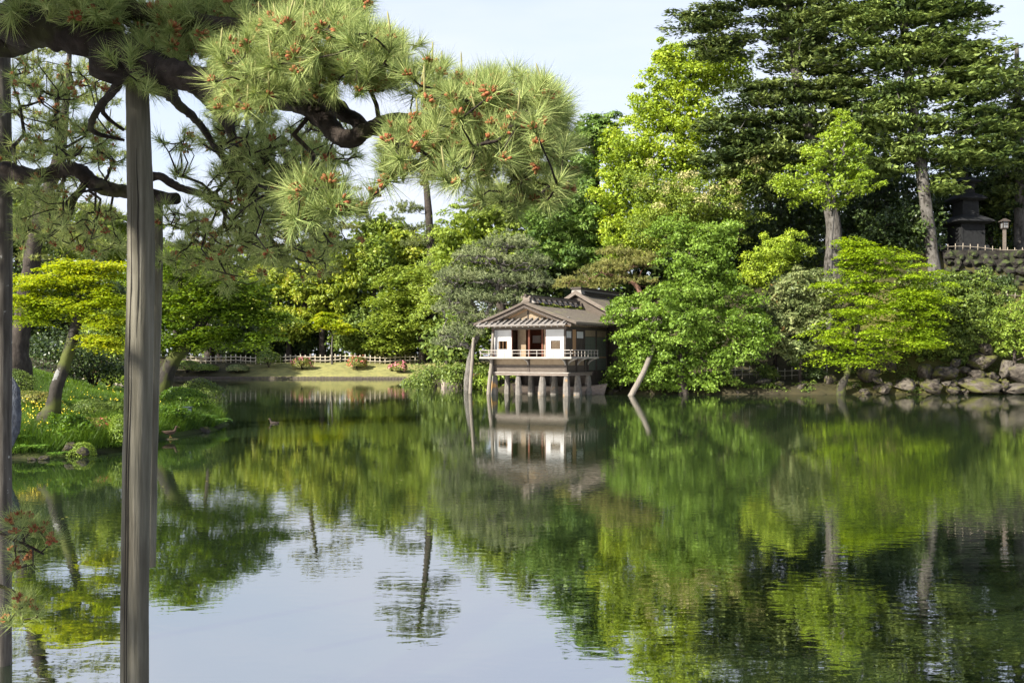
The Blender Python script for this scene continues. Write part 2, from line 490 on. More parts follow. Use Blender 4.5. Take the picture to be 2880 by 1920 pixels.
def ground_h(x, y):
    x, y = np.asarray(x, float), np.asarray(y, float)
    d = shore_dist(x, y)
    dd = np.maximum(d, 0)
    lawn = np.interp(dd, [0, .3, 6.5, 12, 60], [.12, .38, 1.78, 1.9, 2.6])
    house = np.interp(dd, [0, .5, 5, 25, 60], [.1, .45, 1.1, 3.2, 5])
    isl = np.interp(dd, [0, .4, 3, 9, 30], [.1, .34, 1.1, 2.5, 3.0])
    near = np.interp(dd, [0, .5, 2.5, 30], [.1, .4, .85, 1.2])
    ra = np.interp(dd, [0, .8, 5, 10, 17, 30, 60], [.1, .55, .95, 3.8, 8.6, 11, 12])
    rb = np.interp(dd, [0, .6, 2, 4, 8, 9.8, 10.3, 14, 60], [.1, .5, 1.4, 3.0, 6.4, 8.1, 10.6, 11.0, 12])
    wr = sstep(8, 15, x) * sstep(55, 62, y)
    wb = sstep(24, 29, x)
    wn_ = sstep(16, 8, y)
    wi = sstep(-8, -9.4, x) * sstep(10, 18, y) * sstep(80, 62, y)
    wl_ = sstep(98, 104, y)
    h = lawn * wl_ + house * (1 - wl_)
    h = h * (1 - wi) + isl * wi
    h = h * (1 - wn_) + near * wn_
    h = h * (1 - wr) + (ra * (1 - wb) + rb * wb) * wr
    und = .10 * np.sin(x * .9 + 1.3 * np.sin(y * .5)) + .07 * np.sin(y * 1.3 + x * .4)
    h = h + und * np.clip(dd / 3, 0, 1)
    return np.where(d < 0, np.maximum(-1.4, d * .55), h)


def gz(x, y):
    return float(ground_h(np.array([x]), np.array([y]))[0])


gx = np.unique(np.concatenate([np.linspace(-420, -60, 19), np.linspace(-60, -30, 26), np.linspace(-30, 48, 111), np.linspace(48, 80, 22), np.linspace(80, 420, 18)]))
gy = np.unique(np.concatenate([np.linspace(-60, -2, 15), np.linspace(-2, 20, 20), np.linspace(20, 50, 49), np.linspace(50, 62, 10), np.linspace(62, 86, 49),
                               np.linspace(86, 130, 50), np.linspace(130, 800, 24)]))
GX, GY = np.meshgrid(gx, gy)
GZ = ground_h(GX, GY)
nx, ny = len(gx), len(gy)
idx = np.arange(nx * ny).reshape(ny, nx)
gf = np.stack([idx[:-1, :-1], idx[:-1, 1:], idx[1:, 1:], idx[1:, :-1]], -1).reshape(-1, 4)
gme = mesh_arrays('ground', np.stack([GX, GY, GZ], -1).reshape(-1, 3), gf, smooth=True)
# what grows or lies where: lawn, rich grass, bare earth under trees
gd = shore_dist(GX, GY)
c_lawn, c_grass, c_soil, c_moss, c_mud = (np.array(c) for c in ((.20, .195, .075), (.05, .085, .015), (.040, .036, .020), (.080, .078, .022), (.04, .034, .022)))
wl_ = sstep(98, 104, GY) * sstep(9.5, 7.5, gd) * sstep(-34, -26, GX)
wi = sstep(-8, -9.4, GX) * sstep(10, 18, GY) * sstep(80, 62, GY)
wr = sstep(20, 26, GX) * sstep(60, 64, GY) * sstep(12, 7, gd)
gcol = np.broadcast_to(c_soil, GX.shape + (3,)).copy()
for w, c in ((wi, c_grass), (wr, c_moss), (wl_, c_lawn), ((gd < 0).astype(float), c_mud)):
    gcol = gcol * (1 - w[..., None]) + c * w[..., None]
att = gme.color_attributes.new('cover', 'FLOAT_COLOR', 'POINT')
att.data.foreach_set('color', np.concatenate([gcol, np.ones(GX.shape + (1,))], -1).astype(np.float32).ravel())
m, n, l, b = new_mat('ground_cover')
ca = n.new('ShaderNodeVertexColor')
ca.layer_name = 'cover'
tc = n.new('ShaderNodeTexCoord')
n1 = n.new('ShaderNodeTexNoise')
n1.inputs['Scale'].default_value = 1.1
n1.inputs['Detail'].default_value = 9
n1.inputs['Roughness'].default_value = .7
l.new(tc.outputs['Object'], n1.inputs['Vector'])
r1 = ramp(n, [(.3, (.55, .55, .55)), (.5, (1, 1, 1)), (.7, (1.35, 1.25, 1.1))])
l.new(n1.outputs['Fac'], r1.inputs['Fac'])
mm = n.new('ShaderNodeMix')
mm.data_type = 'RGBA'
mm.blend_type = 'MULTIPLY'
mm.inputs['Factor'].default_value = 1
l.new(ca.outputs['Color'], mm.inputs['A'])
l.new(r1.outputs['Color'], mm.inputs['B'])
l.new(mm.outputs['Result'], b.inputs['Base Color'])
b.inputs['Roughness'].default_value = .95
b.inputs['Specular IOR Level'].default_value = .1
bp = n.new('ShaderNodeBump')
bp.inputs['Strength'].default_value = .7
bp.inputs['Distance'].default_value = .12
l.new(n1.outputs['Fac'], bp.inputs['Height'])
l.new(bp.outputs['Normal'], b.inputs['Normal'])
obj('ground', gme, m, kind='structure')

# water
m, n, l, b = new_mat('pond_water')
b.inputs['Base Color'].default_value = (.012, .020, .008, 1)
b.inputs['Roughness'].default_value = .015
b.inputs['IOR'].default_value = 7.0
tc = n.new('ShaderNodeTexCoord')
mp = n.new('ShaderNodeMapping')
mp.inputs['Scale'].default_value = (.7, 1.35, 1)
mp.inputs['Rotation'].default_value = (0, 0, math.radians(8))
l.new(tc.outputs['Object'], mp.inputs['Vector'])
na = n.new('ShaderNodeTexNoise')
na.inputs['Scale'].default_value = 5.2
na.inputs['Detail'].default_value = 2.5
na.inputs['Roughness'].default_value = .45
na.inputs['Distortion'].default_value = .4
l.new(mp.outputs['Vector'], na.inputs['Vector'])
# breeze patches: ripples are stronger in some places than in others
nb = n.new('ShaderNodeTexNoise')
nb.inputs['Scale'].default_value = .06
nb.inputs['Detail'].default_value = 2
l.new(mp.outputs['Vector'], nb.inputs['Vector'])
mr = n.new('ShaderNodeMapRange')
mr.inputs['From Min'].default_value = .35
mr.inputs['From Max'].default_value = .65
mr.inputs['To Min'].default_value = .30
mr.inputs['To Max'].default_value = 1.35
l.new(nb.outputs['Fac'], mr.inputs['Value'])
mu = n.new('ShaderNodeMath')
mu.operation = 'MULTIPLY'
l.new(na.outputs['Fac'], mu.inputs[0])
l.new(mr.outputs['Result'], mu.inputs[1])
bp = n.new('ShaderNodeBump')
bp.inputs['Strength'].default_value = 1.0
bp.inputs['Distance'].default_value = .0015
l.new(mu.outputs[0], bp.inputs['Height'])
l.new(bp.outputs['Normal'], b.inputs['Normal'])
wb_ = MB()
wb_.poly((-60, 1, 0), (60, 1, 0), (60, 116, 0), (-60, 116, 0))
wb_.build('pond_water', m, kind='structure')


# ------------------------------------------------------------------ foliage generators
def quads_from(C, N, L, W, rg, T=None, fold=0.0):
    """rhombic leaves: centres C, normals N, length L, width W; T = preferred long direction"""
    n = len(C)
    N = norm(N)
    if T is None:
        T = rg.normal(size=(n, 3))
    T = norm(T - N * np.sum(T * N, 1, keepdims=True))
    B = np.cross(N, T)
    L = np.reshape(L * np.ones(n), (n, 1))
    W = np.reshape(W * np.ones(n), (n, 1))
    V = np.stack([C - T * L * .5, C + B * W * .5 - T * L * .08, C + T * L * .5, C - B * W * .5 - T * L * .08], 1).reshape(-1, 3)
    return V, np.arange(4 * n).reshape(n, 4)


def sph(n, rg):
    return norm(rg.normal(size=(n, 3)))


def crown_centres(ells, n, rg, inner=.3, back=.55, low=.75):
    """clump centres spread through the outer zone of a union of ellipsoids (centre, radii)"""
    C = np.array([e[0] for e in ells])
    R = np.array([e[1] for e in ells])
    w = (R[:, 0] * R[:, 2]) ** .8 * 1.0
    w = w / w.sum()
    out = []
    k = 0
    while len(out) < n and k < n * 12:
        k += 1
        i = rg.choice(len(ells), p=w)
        d = sph(1, rg)[0]
        if d[1] > .25 and rg.random() > back:
            continue
        if d[2] < -.3 and rg.random() > low:
            continue
        rr = rg.uniform(.35, .72) if rg.random() < inner else rg.uniform(.74, 1.0) if rg.random() < .75 else rg.uniform(1.0, 1.2)
        p = C[i] + d * rr * R[i]
        q = np.sqrt((((p - C) / R) ** 2).sum(1))
        q[i] = 9
        if q.min() < .5:
            continue
        out.append(p)
    return np.array(out)


def skeleton(tips, root_nodes, rg, mid=True, wig=.12, detour=.35):
    """grow twigs from root nodes to every tip; returns nodes, parent index"""
    nodes = [np.array(p, float) for p in root_nodes]
    par = [-1] + list(range(len(nodes) - 1))
    plen = [0.0]
    for i in range(1, len(nodes)):
        plen.append(plen[-1] + np.linalg.norm(nodes[i] - nodes[i - 1]))
    plen = list(np.array(plen) * .3)
    tips = np.asarray(tips)
    n = len(tips)
    best = np.full(n, 1e9)
    bi = np.zeros(n, int)
    start = max(0, len(nodes) // 4)

    def relax(k):
        c = np.linalg.norm(tips - nodes[k], axis=1) + detour * plen[k]
        up = c < best
        best[up] = c[up]
        bi[up] = k
    for k in range(start, len(nodes)):
        relax(k)
    done = np.zeros(n, bool)
    tipnode = np.zeros(n, int)
    for _ in range(n):
        i = int(np.argmin(np.where(done, 1e9, best)))
        done[i] = True
        p = bi[i]
        if mid:
            a, b_ = nodes[p], tips[i]
            L = np.linalg.norm(b_ - a)
            nm = 1 if L < .4 else 2
            prev = p
            for t in np.linspace(0, 1, nm + 2)[1:-1]:
                q = a * (1 - t) + b_ * t + rg.normal(0, wig * L, 3) * np.array([1, 1, .7])
                nodes.append(q)
                par.append(prev)
                plen.append(plen[prev] + L / (nm + 1))
                prev = len(nodes) - 1
                relax(prev)
            p = prev
        nodes.append(tips[i])
        par.append(p)
        plen.append(plen[p] + np.linalg.norm(tips[i] - nodes[p]))
        tipnode[i] = len(nodes) - 1
        relax(len(nodes) - 1)
    return np.array(nodes), np.array(par), tipnode


def limb_mesh(nodes, par, nroot, tip_r, max_r, sides=5, power=.5):
    """tapered prisms along the skeleton edges (edges between root nodes are left to the trunk tube)"""
    n = len(nodes)
    cnt = np.zeros(n)
    has = np.zeros(n, bool)
    for i in range(n):
        if par[i] >= 0:
            has[par[i]] = True
    cnt[~has] = 1
    for i in range(n - 1, 0, -1):
        if par[i] >= 0:
            cnt[par[i]] += cnt[i]
    r = np.minimum(tip_r * np.maximum(cnt, 1) ** power, max_r)
    e = np.array([i for i in range(nroot, n) if par[i] >= 0])
    if len(e) == 0:
        return np.zeros((0, 3)), np.zeros((0, 4), int)
    A, B = nodes[par[e]], nodes[e]
    T = norm(B - A)
    ref = np.where(np.abs(T[:, 2:3]) < .9, np.array([[0, 0, 1.0]]), np.array([[1.0, 0, 0]]))
    U = norm(np.cross(T, ref))
    W = np.cross(T, U)
    a = np.linspace(0, 2 * math.pi, sides, endpoint=False)
    ring = np.cos(a)[None, :, None] * U[:, None, :] + np.sin(a)[None, :, None] * W[:, None, :]
    rA = np.minimum(r[par[e]], r[e] * 1.35)[:, None, None]
    rB = r[e][:, None, None]
    V = np.concatenate([A[:, None] - T[:, None] * rA * .4 + ring * rA, B[:, None] + T[:, None] * rB * .4 + ring * rB], 1).reshape(-1, 3)
    base = np.arange(len(e))[:, None, None] * 2 * sides
    k = np.arange(sides)
    q = np.stack([k, (k + 1) % sides, (k + 1) % sides + sides, k + sides], -1)[None]
    return V, (base + q).reshape(-1, 4)


STYLES = {
    # clump radius m, flatness, leaves per clump, leaf length, width ratio, up bias
    'broad': dict(r=.62, flat=.55, per=150, L=.21, W=.55, up=.55, out=.6, rnd=.75),
    'maple': dict(r=.80, flat=.26, per=190, L=.16, W=.65, up=1.5, out=.25, rnd=.45),
    'cloud': dict(r=.62, flat=.62, per=230, L=.19, W=.6, up=.6, out=.8, rnd=.7),
    'whorl': dict(r=.70, flat=.40, per=110, L=.36, W=.40, up=.7, out=.9, rnd=.5),
    'dense': dict(r=.80, flat=.7, per=95, L=.27, W=.55, up=.5, out=.7, rnd=.7),
}


def leaf_clumps(C, st, rg, scale=1.0, jitter=.5):
    n = len(C)
    per = int(st['per'])
    r = st['r'] * scale * rg.uniform(1 - jitter, 1 + jitter, n)
    d = sph(n * per, rg).reshape(n, per, 3)
    d[..., 2] = np.where(rg.random((n, per)) < .6, np.abs(d[..., 2]), d[..., 2])
    rad = np.where(rg.random((n, per, 1)) < .85, rg.uniform(.35, 1.0, (n, per, 1)) ** .6, rg.uniform(.9, 1.45, (n, per, 1)))
    asp = rg.uniform(.75, 1.3, (n, 1, 2))
    off = d * rad * r[:, None, None]
    off[..., :2] *= asp
    off[..., 2] *= st['flat']
    # pads sag a little at the rim
    off[..., 2] -= (off[..., 0] ** 2 + off[..., 1] ** 2) / np.maximum(r[:, None], .01) * .18
    P = (C[:, None] + off).reshape(-1, 3)
    N = (d * st['out'] + np.array([0, 0, st['up']]) + rg.normal(0, st['rnd'], (n, per, 3))).reshape(-1, 3)
    # leaves point outwards
    T = (d + rg.normal(0, .6, d.shape)).reshape(-1, 3)
    L = st['L'] * scale ** .5 * rg.uniform(.65, 1.3, n * per)
    return quads_from(P, N, L, L * st['W'], rg, T)


def fir_sprays(C, axis_xy, rg, r=1.0, per=70, L=.46, W=.17):
    """flat boughs: every clump is a fan of sprays pointing away from the trunk, tips turned up"""
    n = len(C)
    out = C.copy()
    out[:, :2] -= axis_xy
    out[:, 2] = 0
    out = norm(out)
    side = np.stack([-out[:, 1], out[:, 0], np.zeros(n)], 1)
    rr = r * rg.uniform(.6, 1.3, n)
    u = rg.uniform(-1, 1, (n, per))
    v = rg.uniform(-1, 1, (n, per)) * (1.05 - .55 * (u * .5 + .5))
    z = -.22 * v ** 2 + rg.normal(0, .09, (n, per)) + .12 * u - .25 * np.maximum(u, 0) ** 2 * rg.uniform(-.6, 1, (n, 1))
    P = C[:, None] + rr[:, None, None] * (u[..., None] * out[:, None] + v[..., None] * side[:, None] + z[..., None] * np.array([0, 0, 1.0]))
    T = out[:, None] + .8 * v[..., None] * side[:, None] + np.array([0, 0, .35]) + rg.normal(0, .3, (n, per, 3))
    N = np.array([0, 0, 1.0]) + rg.normal(0, .5, (n, per, 3)) + .25 * out[:, None]
    LL = L * rg.uniform(.6, 1.3, n * per)
    return quads_from(P.reshape(-1, 3), N.reshape(-1, 3), LL, LL * W / L * rg.uniform(.6, 1.1, n * per), rg, T.reshape(-1, 3))


def needle_tufts(C, D, rg, per=14, L=.30, w=.035, spread=1.0, droop=0.0):
    """tufts of needles: thin triangles leaving each centre about direction D"""
    n = len(C)
    D = norm(D)
    v = sph(n * per, rg).reshape(n, per, 3)
    d = norm(D[:, None] * (1.0 / max(spread, .05)) * .62 + v)
    ll = L * rg.uniform(.6, 1.15, (n, per, 1)) * rg.uniform(.65, 1.25, (n, 1, 1))
    base = C[:, None] + D[:, None] * rg.uniform(-.35, .25, (n, per, 1)) * L
    tip = base + d * ll
    tip[..., 2] -= droop * ll[..., 0]
    s = np.cross(d, sph(n * per, rg).reshape(n, per, 3))
    s = norm(s) * w * .5
    V = np.stack([base - s, base + s, tip], 2).reshape(-1, 3)
    return V, np.arange(3 * n * per).reshape(-1, 3)


def fill_quads(E, n, L, rg):
    """bigger leaves deep inside a crown, so that it does not look hollow"""
    w = np.array([e[1][0] * e[1][2] for e in E])
    i = rg.choice(len(E), n, p=w / w.sum())
    d = sph(n, rg) * (rg.random((n, 1)) ** .4 * .68)
    P = np.array([e[0] for e in E])[i] + d * np.array([e[1] for e in E])[i]
    return quads_from(P, rg.normal(size=(n, 3)) + np.array([0, -.4, .6]), L * rg.uniform(.7, 1.3, n), L * .7, rg)


def trunk_tube(path, D, sides=9, rough=.06, seed=1, flare=1.35):
    """path: (dx, dy, radius m[, extra depth])"""
    P = np.array([at(p[0], p[1], D + (p[3] if len(p) > 3 else 0)) for p in path])
    R = np.array([p[2] for p in path], float)
    R[0] *= flare
    PP = catmull(np.column_stack([P, R]), 5)
    return PP[:, :3], np.maximum(PP[:, 3], .01), tube(PP[:, :3], np.maximum(PP[:, 3], .01), sides, rough, seed)


def ells_world(ells, D, depth=.9):
    out = []
    for e in ells:
        dx, dy, rx, ry = e[:4]
        dd = e[4] if len(e) > 4 else 0.0
        k = px(D + dd)
        rxw, ryw = rx * k, ry * k
        out.append((at(dx, dy, D + dd), np.array([rxw, max(depth * min(rxw, ryw * 1.6), .5), ryw])))
    return out


def ground_root(path, D):
    """pull the first trunk point down to the ground below it"""
    p = at(path[0][0], path[0][1], D)
    return np.array([p[0], p[1], gz(p[0], p[1]) - .05])


def tree(name, label, D, path, ells, mat, bark='bark_dark', style='broad', n=60, scale=1.0, cat='tree', group=None, depth=.9,
         seed=None, inner=.25, tip_r=.018, extra=None, fill=18, **over):
    """one broadleaved tree: trunk with its limbs, and a crown of leaf clumps"""
    seed = seed if seed is not None else int(D * 7 + path[0][0])
    rg = np.random.default_rng(seed)
    st = dict(STYLES[style])
    st.update(over)
    E = ells_world(ells, D, depth)
    tips = crown_centres(E, n, rg, inner=inner)
    base = ground_root(path, D)
    P, R, tr = trunk_tube(path, D, seed=seed)
    # the trunk starts in the ground
    P = np.vstack([base, P])
    R = np.concatenate([[R[0] * 1.15], R])
    tr = tube(P, R, 9, .06, seed)
    nodes, par, _ = skeleton(tips, P, rg)
    lm = limb_mesh(nodes, par, len(P), tip_r, R[len(R) // 2] * .7)
    V, Q = join([tr, lm])
    o = thing(name, label, cat, base, group)
    obj('trunk', mesh_arrays('trunk', V - base, Q, True), M[bark], o)
    V, Q = join([leaf_clumps(tips, st, rg, scale), fill_quads(E, int(len(tips) * fill), st['L'] * scale ** .5 * 1.6, rg)])
    obj('crown', mesh_arrays('crown', V - base, Q), M[mat], o)
    if extra:
        extra(o, base, tips, rg)
    return o


def pine(name, label, D, path, pads, mat='pine_far', bark='bark_dark', tufts_per_m2=14, L=.32, w=.05, per=12, cat='tree', group=None, seed=3,
         depth=1.0, tip_r=.012, up=1.0, npad=None):
    """garden pine: trunk and limbs carrying flat pads of needle tufts"""
    rg = np.random.default_rng(seed)
    base = ground_root(path, D)
    P, R, tr = trunk_tube(path, D, seed=seed)
    P = np.vstack([base, P])
    R = np.concatenate([[R[0] * 1.15], R])
    tr = tube(P, R, 9, .07, seed)
    C, Dn, tips = [], [], []
    for (c, r) in ells_world(pads, D, depth):
        m_ = max(8, int(math.pi * r[0] * r[1] * tufts_per_m2))
        a = rg.uniform(0, 2 * math.pi, m_)
        q = np.sqrt(rg.random(m_))
        p = c + np.stack([np.cos(a) * q * r[0], np.sin(a) * q * r[1], (1 - q ** 2) * r[2] * rg.uniform(-.7, 1, m_) - q * r[2] * .3], 1)
        C.append(p)
        Dn.append(np.stack([np.cos(a) * q * .6, np.sin(a) * q * .6, np.full(m_, up)], 1) + rg.normal(0, .25, (m_, 3)))
        k = max(3, m_ // 7)
        tips.append(p[rg.choice(m_, k, replace=False)] - np.array([0, 0, r[2] * .35]))
    C, Dn, tips = np.vstack(C), np.vstack(Dn), np.vstack(tips)
    nodes, par, _ = skeleton(tips, P, rg, wig=.16)
    lm = limb_mesh(nodes, par, len(P), tip_r, R[len(R) // 2] * .6)
    V, Q = join([tr, lm])
    o = thing(name, label, cat, base, group)
    obj('trunk', mesh_arrays('trunk', V - base, Q, True), M[bark], o)
    V, Q = needle_tufts(C, Dn, rg, per, L, w, 1.15)
    obj('needles', mesh_arrays('needles', V - base, Q), M[mat], o)
    return o


def fir(name, label, D, path, boughs, mat, n, seed=1, group=None, r=.95, per=70, dead=0, back=.9):
    rg = np.random.default_rng(seed)
    base = ground_root(path, D)
    P, R, tr = trunk_tube(path, D, seed=seed, sides=12)
    P = np.vstack([base, P])
    R = np.concatenate([[R[0] * 1.1], R])
    tr = tube(P, R, 12, .05, seed)
    E = ells_world([(a, b_, c * 1.03, d * 1.25) for a, b_, c, d in boughs], D, .85)
    w = np.array([e[1][0] * e[1][2] for e in E])
    w = w / w.sum()
    C = []
    for k in range(n):
        c, rr = E[rg.choice(len(E), p=w)]
        d = sph(1, rg)[0] * rg.random() ** .4
        C.append(c + d * rr)
    C = np.array(C)
    # settle into tiers, each bough drooping outwards from the trunk
    ax = np.array([np.interp(C[:, 2], P[:, 2], P[:, 0]), np.interp(C[:, 2], P[:, 2], P[:, 1])]).T
    rad = np.linalg.norm(C[:, :2] - ax, axis=1)
    step = 1.3
    tier = np.round((C[:, 2] + rad * .10) / step) * step
    C[:, 2] = C[:, 2] * .5 + (tier - rad * .10) * .5 - rad * .02
    nodes, par, _ = skeleton(C[rg.choice(len(C), min(len(C), 130), replace=False)] - np.array([0, 0, .12]), P, rg, wig=.05, detour=.2)
    lm = limb_mesh(nodes, par, len(P), .022, R[len(R) // 2] * .4)
    V, Q = join([tr, lm])
    o = thing(name, label, 'tree', base, group)
    obj('trunk', mesh_arrays('trunk', V - base, Q, True), M['bark_fir'], o)
    V, Q = join([fir_sprays(C, ax, rg, r, per), fill_quads(E, n * 7, .52, rg)])
    obj('crown', mesh_arrays('crown', V - base, Q), M[mat], o)
    return o


def shrub(name, label, pos, rx, ry, rz, mat, n=1400, L=.10, cat='shrub', group=None, seed=0, flower=None, nf=0, fl=.06, smooth=True, lobes=0):
    """bush: a leafy dome on short stems; clipped ones keep an even outline"""
    rg = np.random.default_rng(seed + 101)
    x, y = pos[0], pos[1]
    base = np.array([x, y, gz(x, y)]) if len(pos) < 3 else np.array(pos, float)
    o = thing(name, label, cat, base, group)
    mb = []
    for k in range(5):
        a = rg.uniform(0, 6.28)
        tipp = np.array([math.cos(a) * rx * .5, math.sin(a) * ry * .5, rz * rg.uniform(.6, .95)])
        pts = np.array([[0, 0, -.05], tipp * np.array([.35, .35, .5]), tipp])
        mb.append(tube(pts, [max(.012, rx * .035), max(.01, rx * .025), .006], 5))
    V, Q = join(mb)
    obj('stem', mesh_arrays('stem', V, Q, True), M['bark_dark'], o)
    if smooth:
        d = sph(n, rg)
        d[:, 2] = np.where(d[:, 2] < -.25, -d[:, 2], d[:, 2])
        bump = 1 + .05 * np.sin(d[:, 0] * 5 + seed) + .05 * np.sin(d[:, 1] * 6 + d[:, 2] * 4)
        q = (rg.uniform(.82, 1.03, n) * bump)[:, None]
        P = d * q * np.array([rx, ry, rz * .62]) + np.array([0, 0, rz * .42])
        V, Q = quads_from(P, d + rg.normal(0, .45, (n, 3)), L * rg.uniform(.7, 1.3, n), L * .55 * rg.uniform(.8, 1.2, n), rg)
    else:
        k = max(6, lobes or 9)
        c = sph(k, rg)
        c[:, 2] = np.abs(c[:, 2])
        C = c * np.array([rx * .72, ry * .72, rz * .62]) * rg.uniform(.6, 1.05, (k, 1)) + np.array([0, 0, rz * .30])
        st = dict(r=min(rx, rz) * .42, flat=.6, per=n // k, L=L, W=.5, up=.5, out=.7, rnd=.6)
        V, Q = leaf_clumps(C, st, rg)
        P = V[::4]
    obj('foliage', mesh_arrays('foliage', V, Q), M[mat], o)
    if flower and nf:
        i = rg.choice(len(P), nf)
        pp = P[i] * 1.03
        d = norm(pp - np.array([0, 0, rz * .3]))
        V, Q = quads_from(np.repeat(pp, 2, 0) + rg.normal(0, fl * .4, (nf * 2, 3)), np.repeat(d, 2, 0) + rg.normal(0, .5, (nf * 2, 3)), fl, fl * .9, rg)
        obj('blossom', mesh_arrays('blossom', V, Q), M[flower], o)
    return o


ROCK_CACHE = {}


def rock_mesh(seed, subd=3, sharp=1.0):
    key = (seed, subd)
    if key in ROCK_CACHE:
        return ROCK_CACHE[key]
    bm = bmesh.new()
    bmesh.ops.create_icosphere(bm, subdivisions=subd, radius=1)
    off = Vector((seed * 7.3, seed * 3.1, seed * 5.7))
    for v in bm.verts:
        d = v.co.normalized()
        a = mnoise.noise(d * 1.1 + off) * .42 + mnoise.noise(d * 2.6 + off) * .38 * sharp + mnoise.noise(d * 6 + off) * .20 * sharp + mnoise.noise(d * 13 + off) * .07 * sharp
        c = mnoise.cell(d * 1.6 + off) * .12
        v.co = d * (1 + a + c)
    # flat facets as on broken stone
    rg = random.Random(seed)
    for k in range(9):
        nrm = Vector((rg.gauss(0, 1), rg.gauss(0, 1), rg.gauss(0, .7))).normalized()
        lim = rg.uniform(.5, .8)
        for v in bm.verts:
            t = v.co.dot(nrm) - lim
            if t > 0:
                v.co -= nrm * t * .85
    me = bpy.data.meshes.new('rock')
    bm.to_mesh(me)
    bm.free()
    me.polygons.foreach_set('use_smooth', np.full(len(me.polygons), subd > 2, dtype=bool))
    ROCK_CACHE[key] = me
    return me


def rock(name, label, cx, cy, rx, ry, D, mat='rock', seed=0, cat='rock', group=None, tilt=0.0, dep=.9, subd=3):
    p = at(cx, cy, D)
    k = px(D)
    me = rock_mesh(seed, subd).copy()
    o = obj(name, me, M[mat], loc=p, rot=(random.uniform(-.25, .25), tilt, random.uniform(0, 6.28) if tilt == 0 else 0),
            scale=(rx * k * 1.05, rx * k * dep, ry * k * 1.15))
    return tag(o, label, cat, group)


# ------------------------------------------------------------------ teahouse on stone posts
HX, HY, HROT = 3.40, 63.6, math.radians(-30)
house = thing('teahouse', 'wooden teahouse with white sliding screens standing on stone posts over the pond', 'teahouse', (HX, HY, 0), rotz=HROT)


def hbox(name, a, b, mat, parent=house, **kw):
    mb = MB()
    mb.box(a, b)
    return mb.build(name, M[mat], parent, **kw)


W_ = 5.4
# stone posts, a little wider at the foot
posts = [(0, 0), (-1.75, 0), (-3.55, 0), (-5.35, 0), (0, 1.6), (-5.35, 1.7), (0, 3.2), (-1.75, 1.7), (-3.55, 1.7), (-5.35, 3.2), (-2.7, 3.2)]
for k, (x, y) in enumerate(posts):
    r0, r1 = .235 + .02 * math.sin(k * 2.1), .155 + .015 * math.cos(k * 1.7)
    lx, ly = .05 * math.sin(k * 3.3), .04 * math.cos(k * 2.7)
    V, Q = tube([(x + lx, y + .18 + ly, -1.0), (x + lx, y + .18 + ly, .15), (x + lx * .3, y + .18, .75), (x, y + .18, 1.30)], [r0 * 1.15, r0 * 1.1, r0 * .93, r1], 8, .05, k)
    obj('stone_post', mesh_arrays('stone_post', V, Q), M['granite'], house)
# base frame
hbox('base_beam', (-5.62, -.06, 1.28), (.22, .16, 1.44), 'wood_grey')
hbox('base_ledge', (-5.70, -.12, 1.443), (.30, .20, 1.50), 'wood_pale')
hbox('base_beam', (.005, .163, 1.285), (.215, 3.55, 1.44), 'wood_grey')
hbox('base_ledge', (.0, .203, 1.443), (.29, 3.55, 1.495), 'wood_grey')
hbox('base_beam', (-5.62, .163, 1.285), (-5.40, 3.55, 1.44), 'wood_grey')
hbox('underfloor', (-5.38, .17, 1.32), (-.0, 3.5, 1.43), 'wood_dark')
# lower wall: boards below, plaster above, in bays between posts
bays = [(-5.38, -2.76), (-2.60, -.05)]
for a, b in bays:
    for k in range(3):
        z0 = 1.503 + k * .145
        hbox('board', (a, .02 - .006 * k, z0), (b, .06, z0 + .14), 'wood_brown')
    hbox('plaster_panel', (a, .045, 1.942), (b, .085, 2.40), 'plaster_tan')
    hbox('rail_strip', (a, .005, 1.937 - .003), (b, .043, 1.965), 'wood_brown')
for a, b in [(.1, 1.55), (1.65, 3.2)]:
    for k in range(3):
        z0 = 1.503 + k * .145
        hbox('board', (-.06, a, z0), (-.02 + .006 * k, b, z0 + .14), 'wood_brown')
    hbox('plaster_panel', (-.085, a, 1.942), (-.045, b, 2.40), 'plaster_tan')
for k in range(3):
    hbox('board', (-5.44, .1, 1.503 + k * .3), (-5.40, 3.2, 1.798 + k * .3), 'wood_brown')
for (x, y) in [(-5.46, 0), (-2.76, 0), (-.05, 0), (-.04, 1.55), (-.04, 3.2)]:
    hbox('wall_post', (x, y - .02, 1.5), (x + .16 - (.04 if y > 0 else 0), y + .12, 2.40), 'wood_dark')
# curved brackets that carry the balcony
def bracket(p0, d):
    pts = []
    for t in np.linspace(0, 1, 7):
        out = .62 * t ** 1.6
        z = 1.98 + .42 * t ** .7
        pts.append((p0[0] + d[0] * out, p0[1] + d[1] * out, z))
    mb = MB()
    for a, b in zip(pts[:-1], pts[1:]):
        mb.bar(a, b, .07, .09)
    mb.build('bracket', M['wood_pale'], house)
for x in (-5.38, -2.68, .03):
    bracket((x, -.03), (0, -1))
for y in (.25, 1.62, 3.2):
    bracket((.09, y), (1, 0))
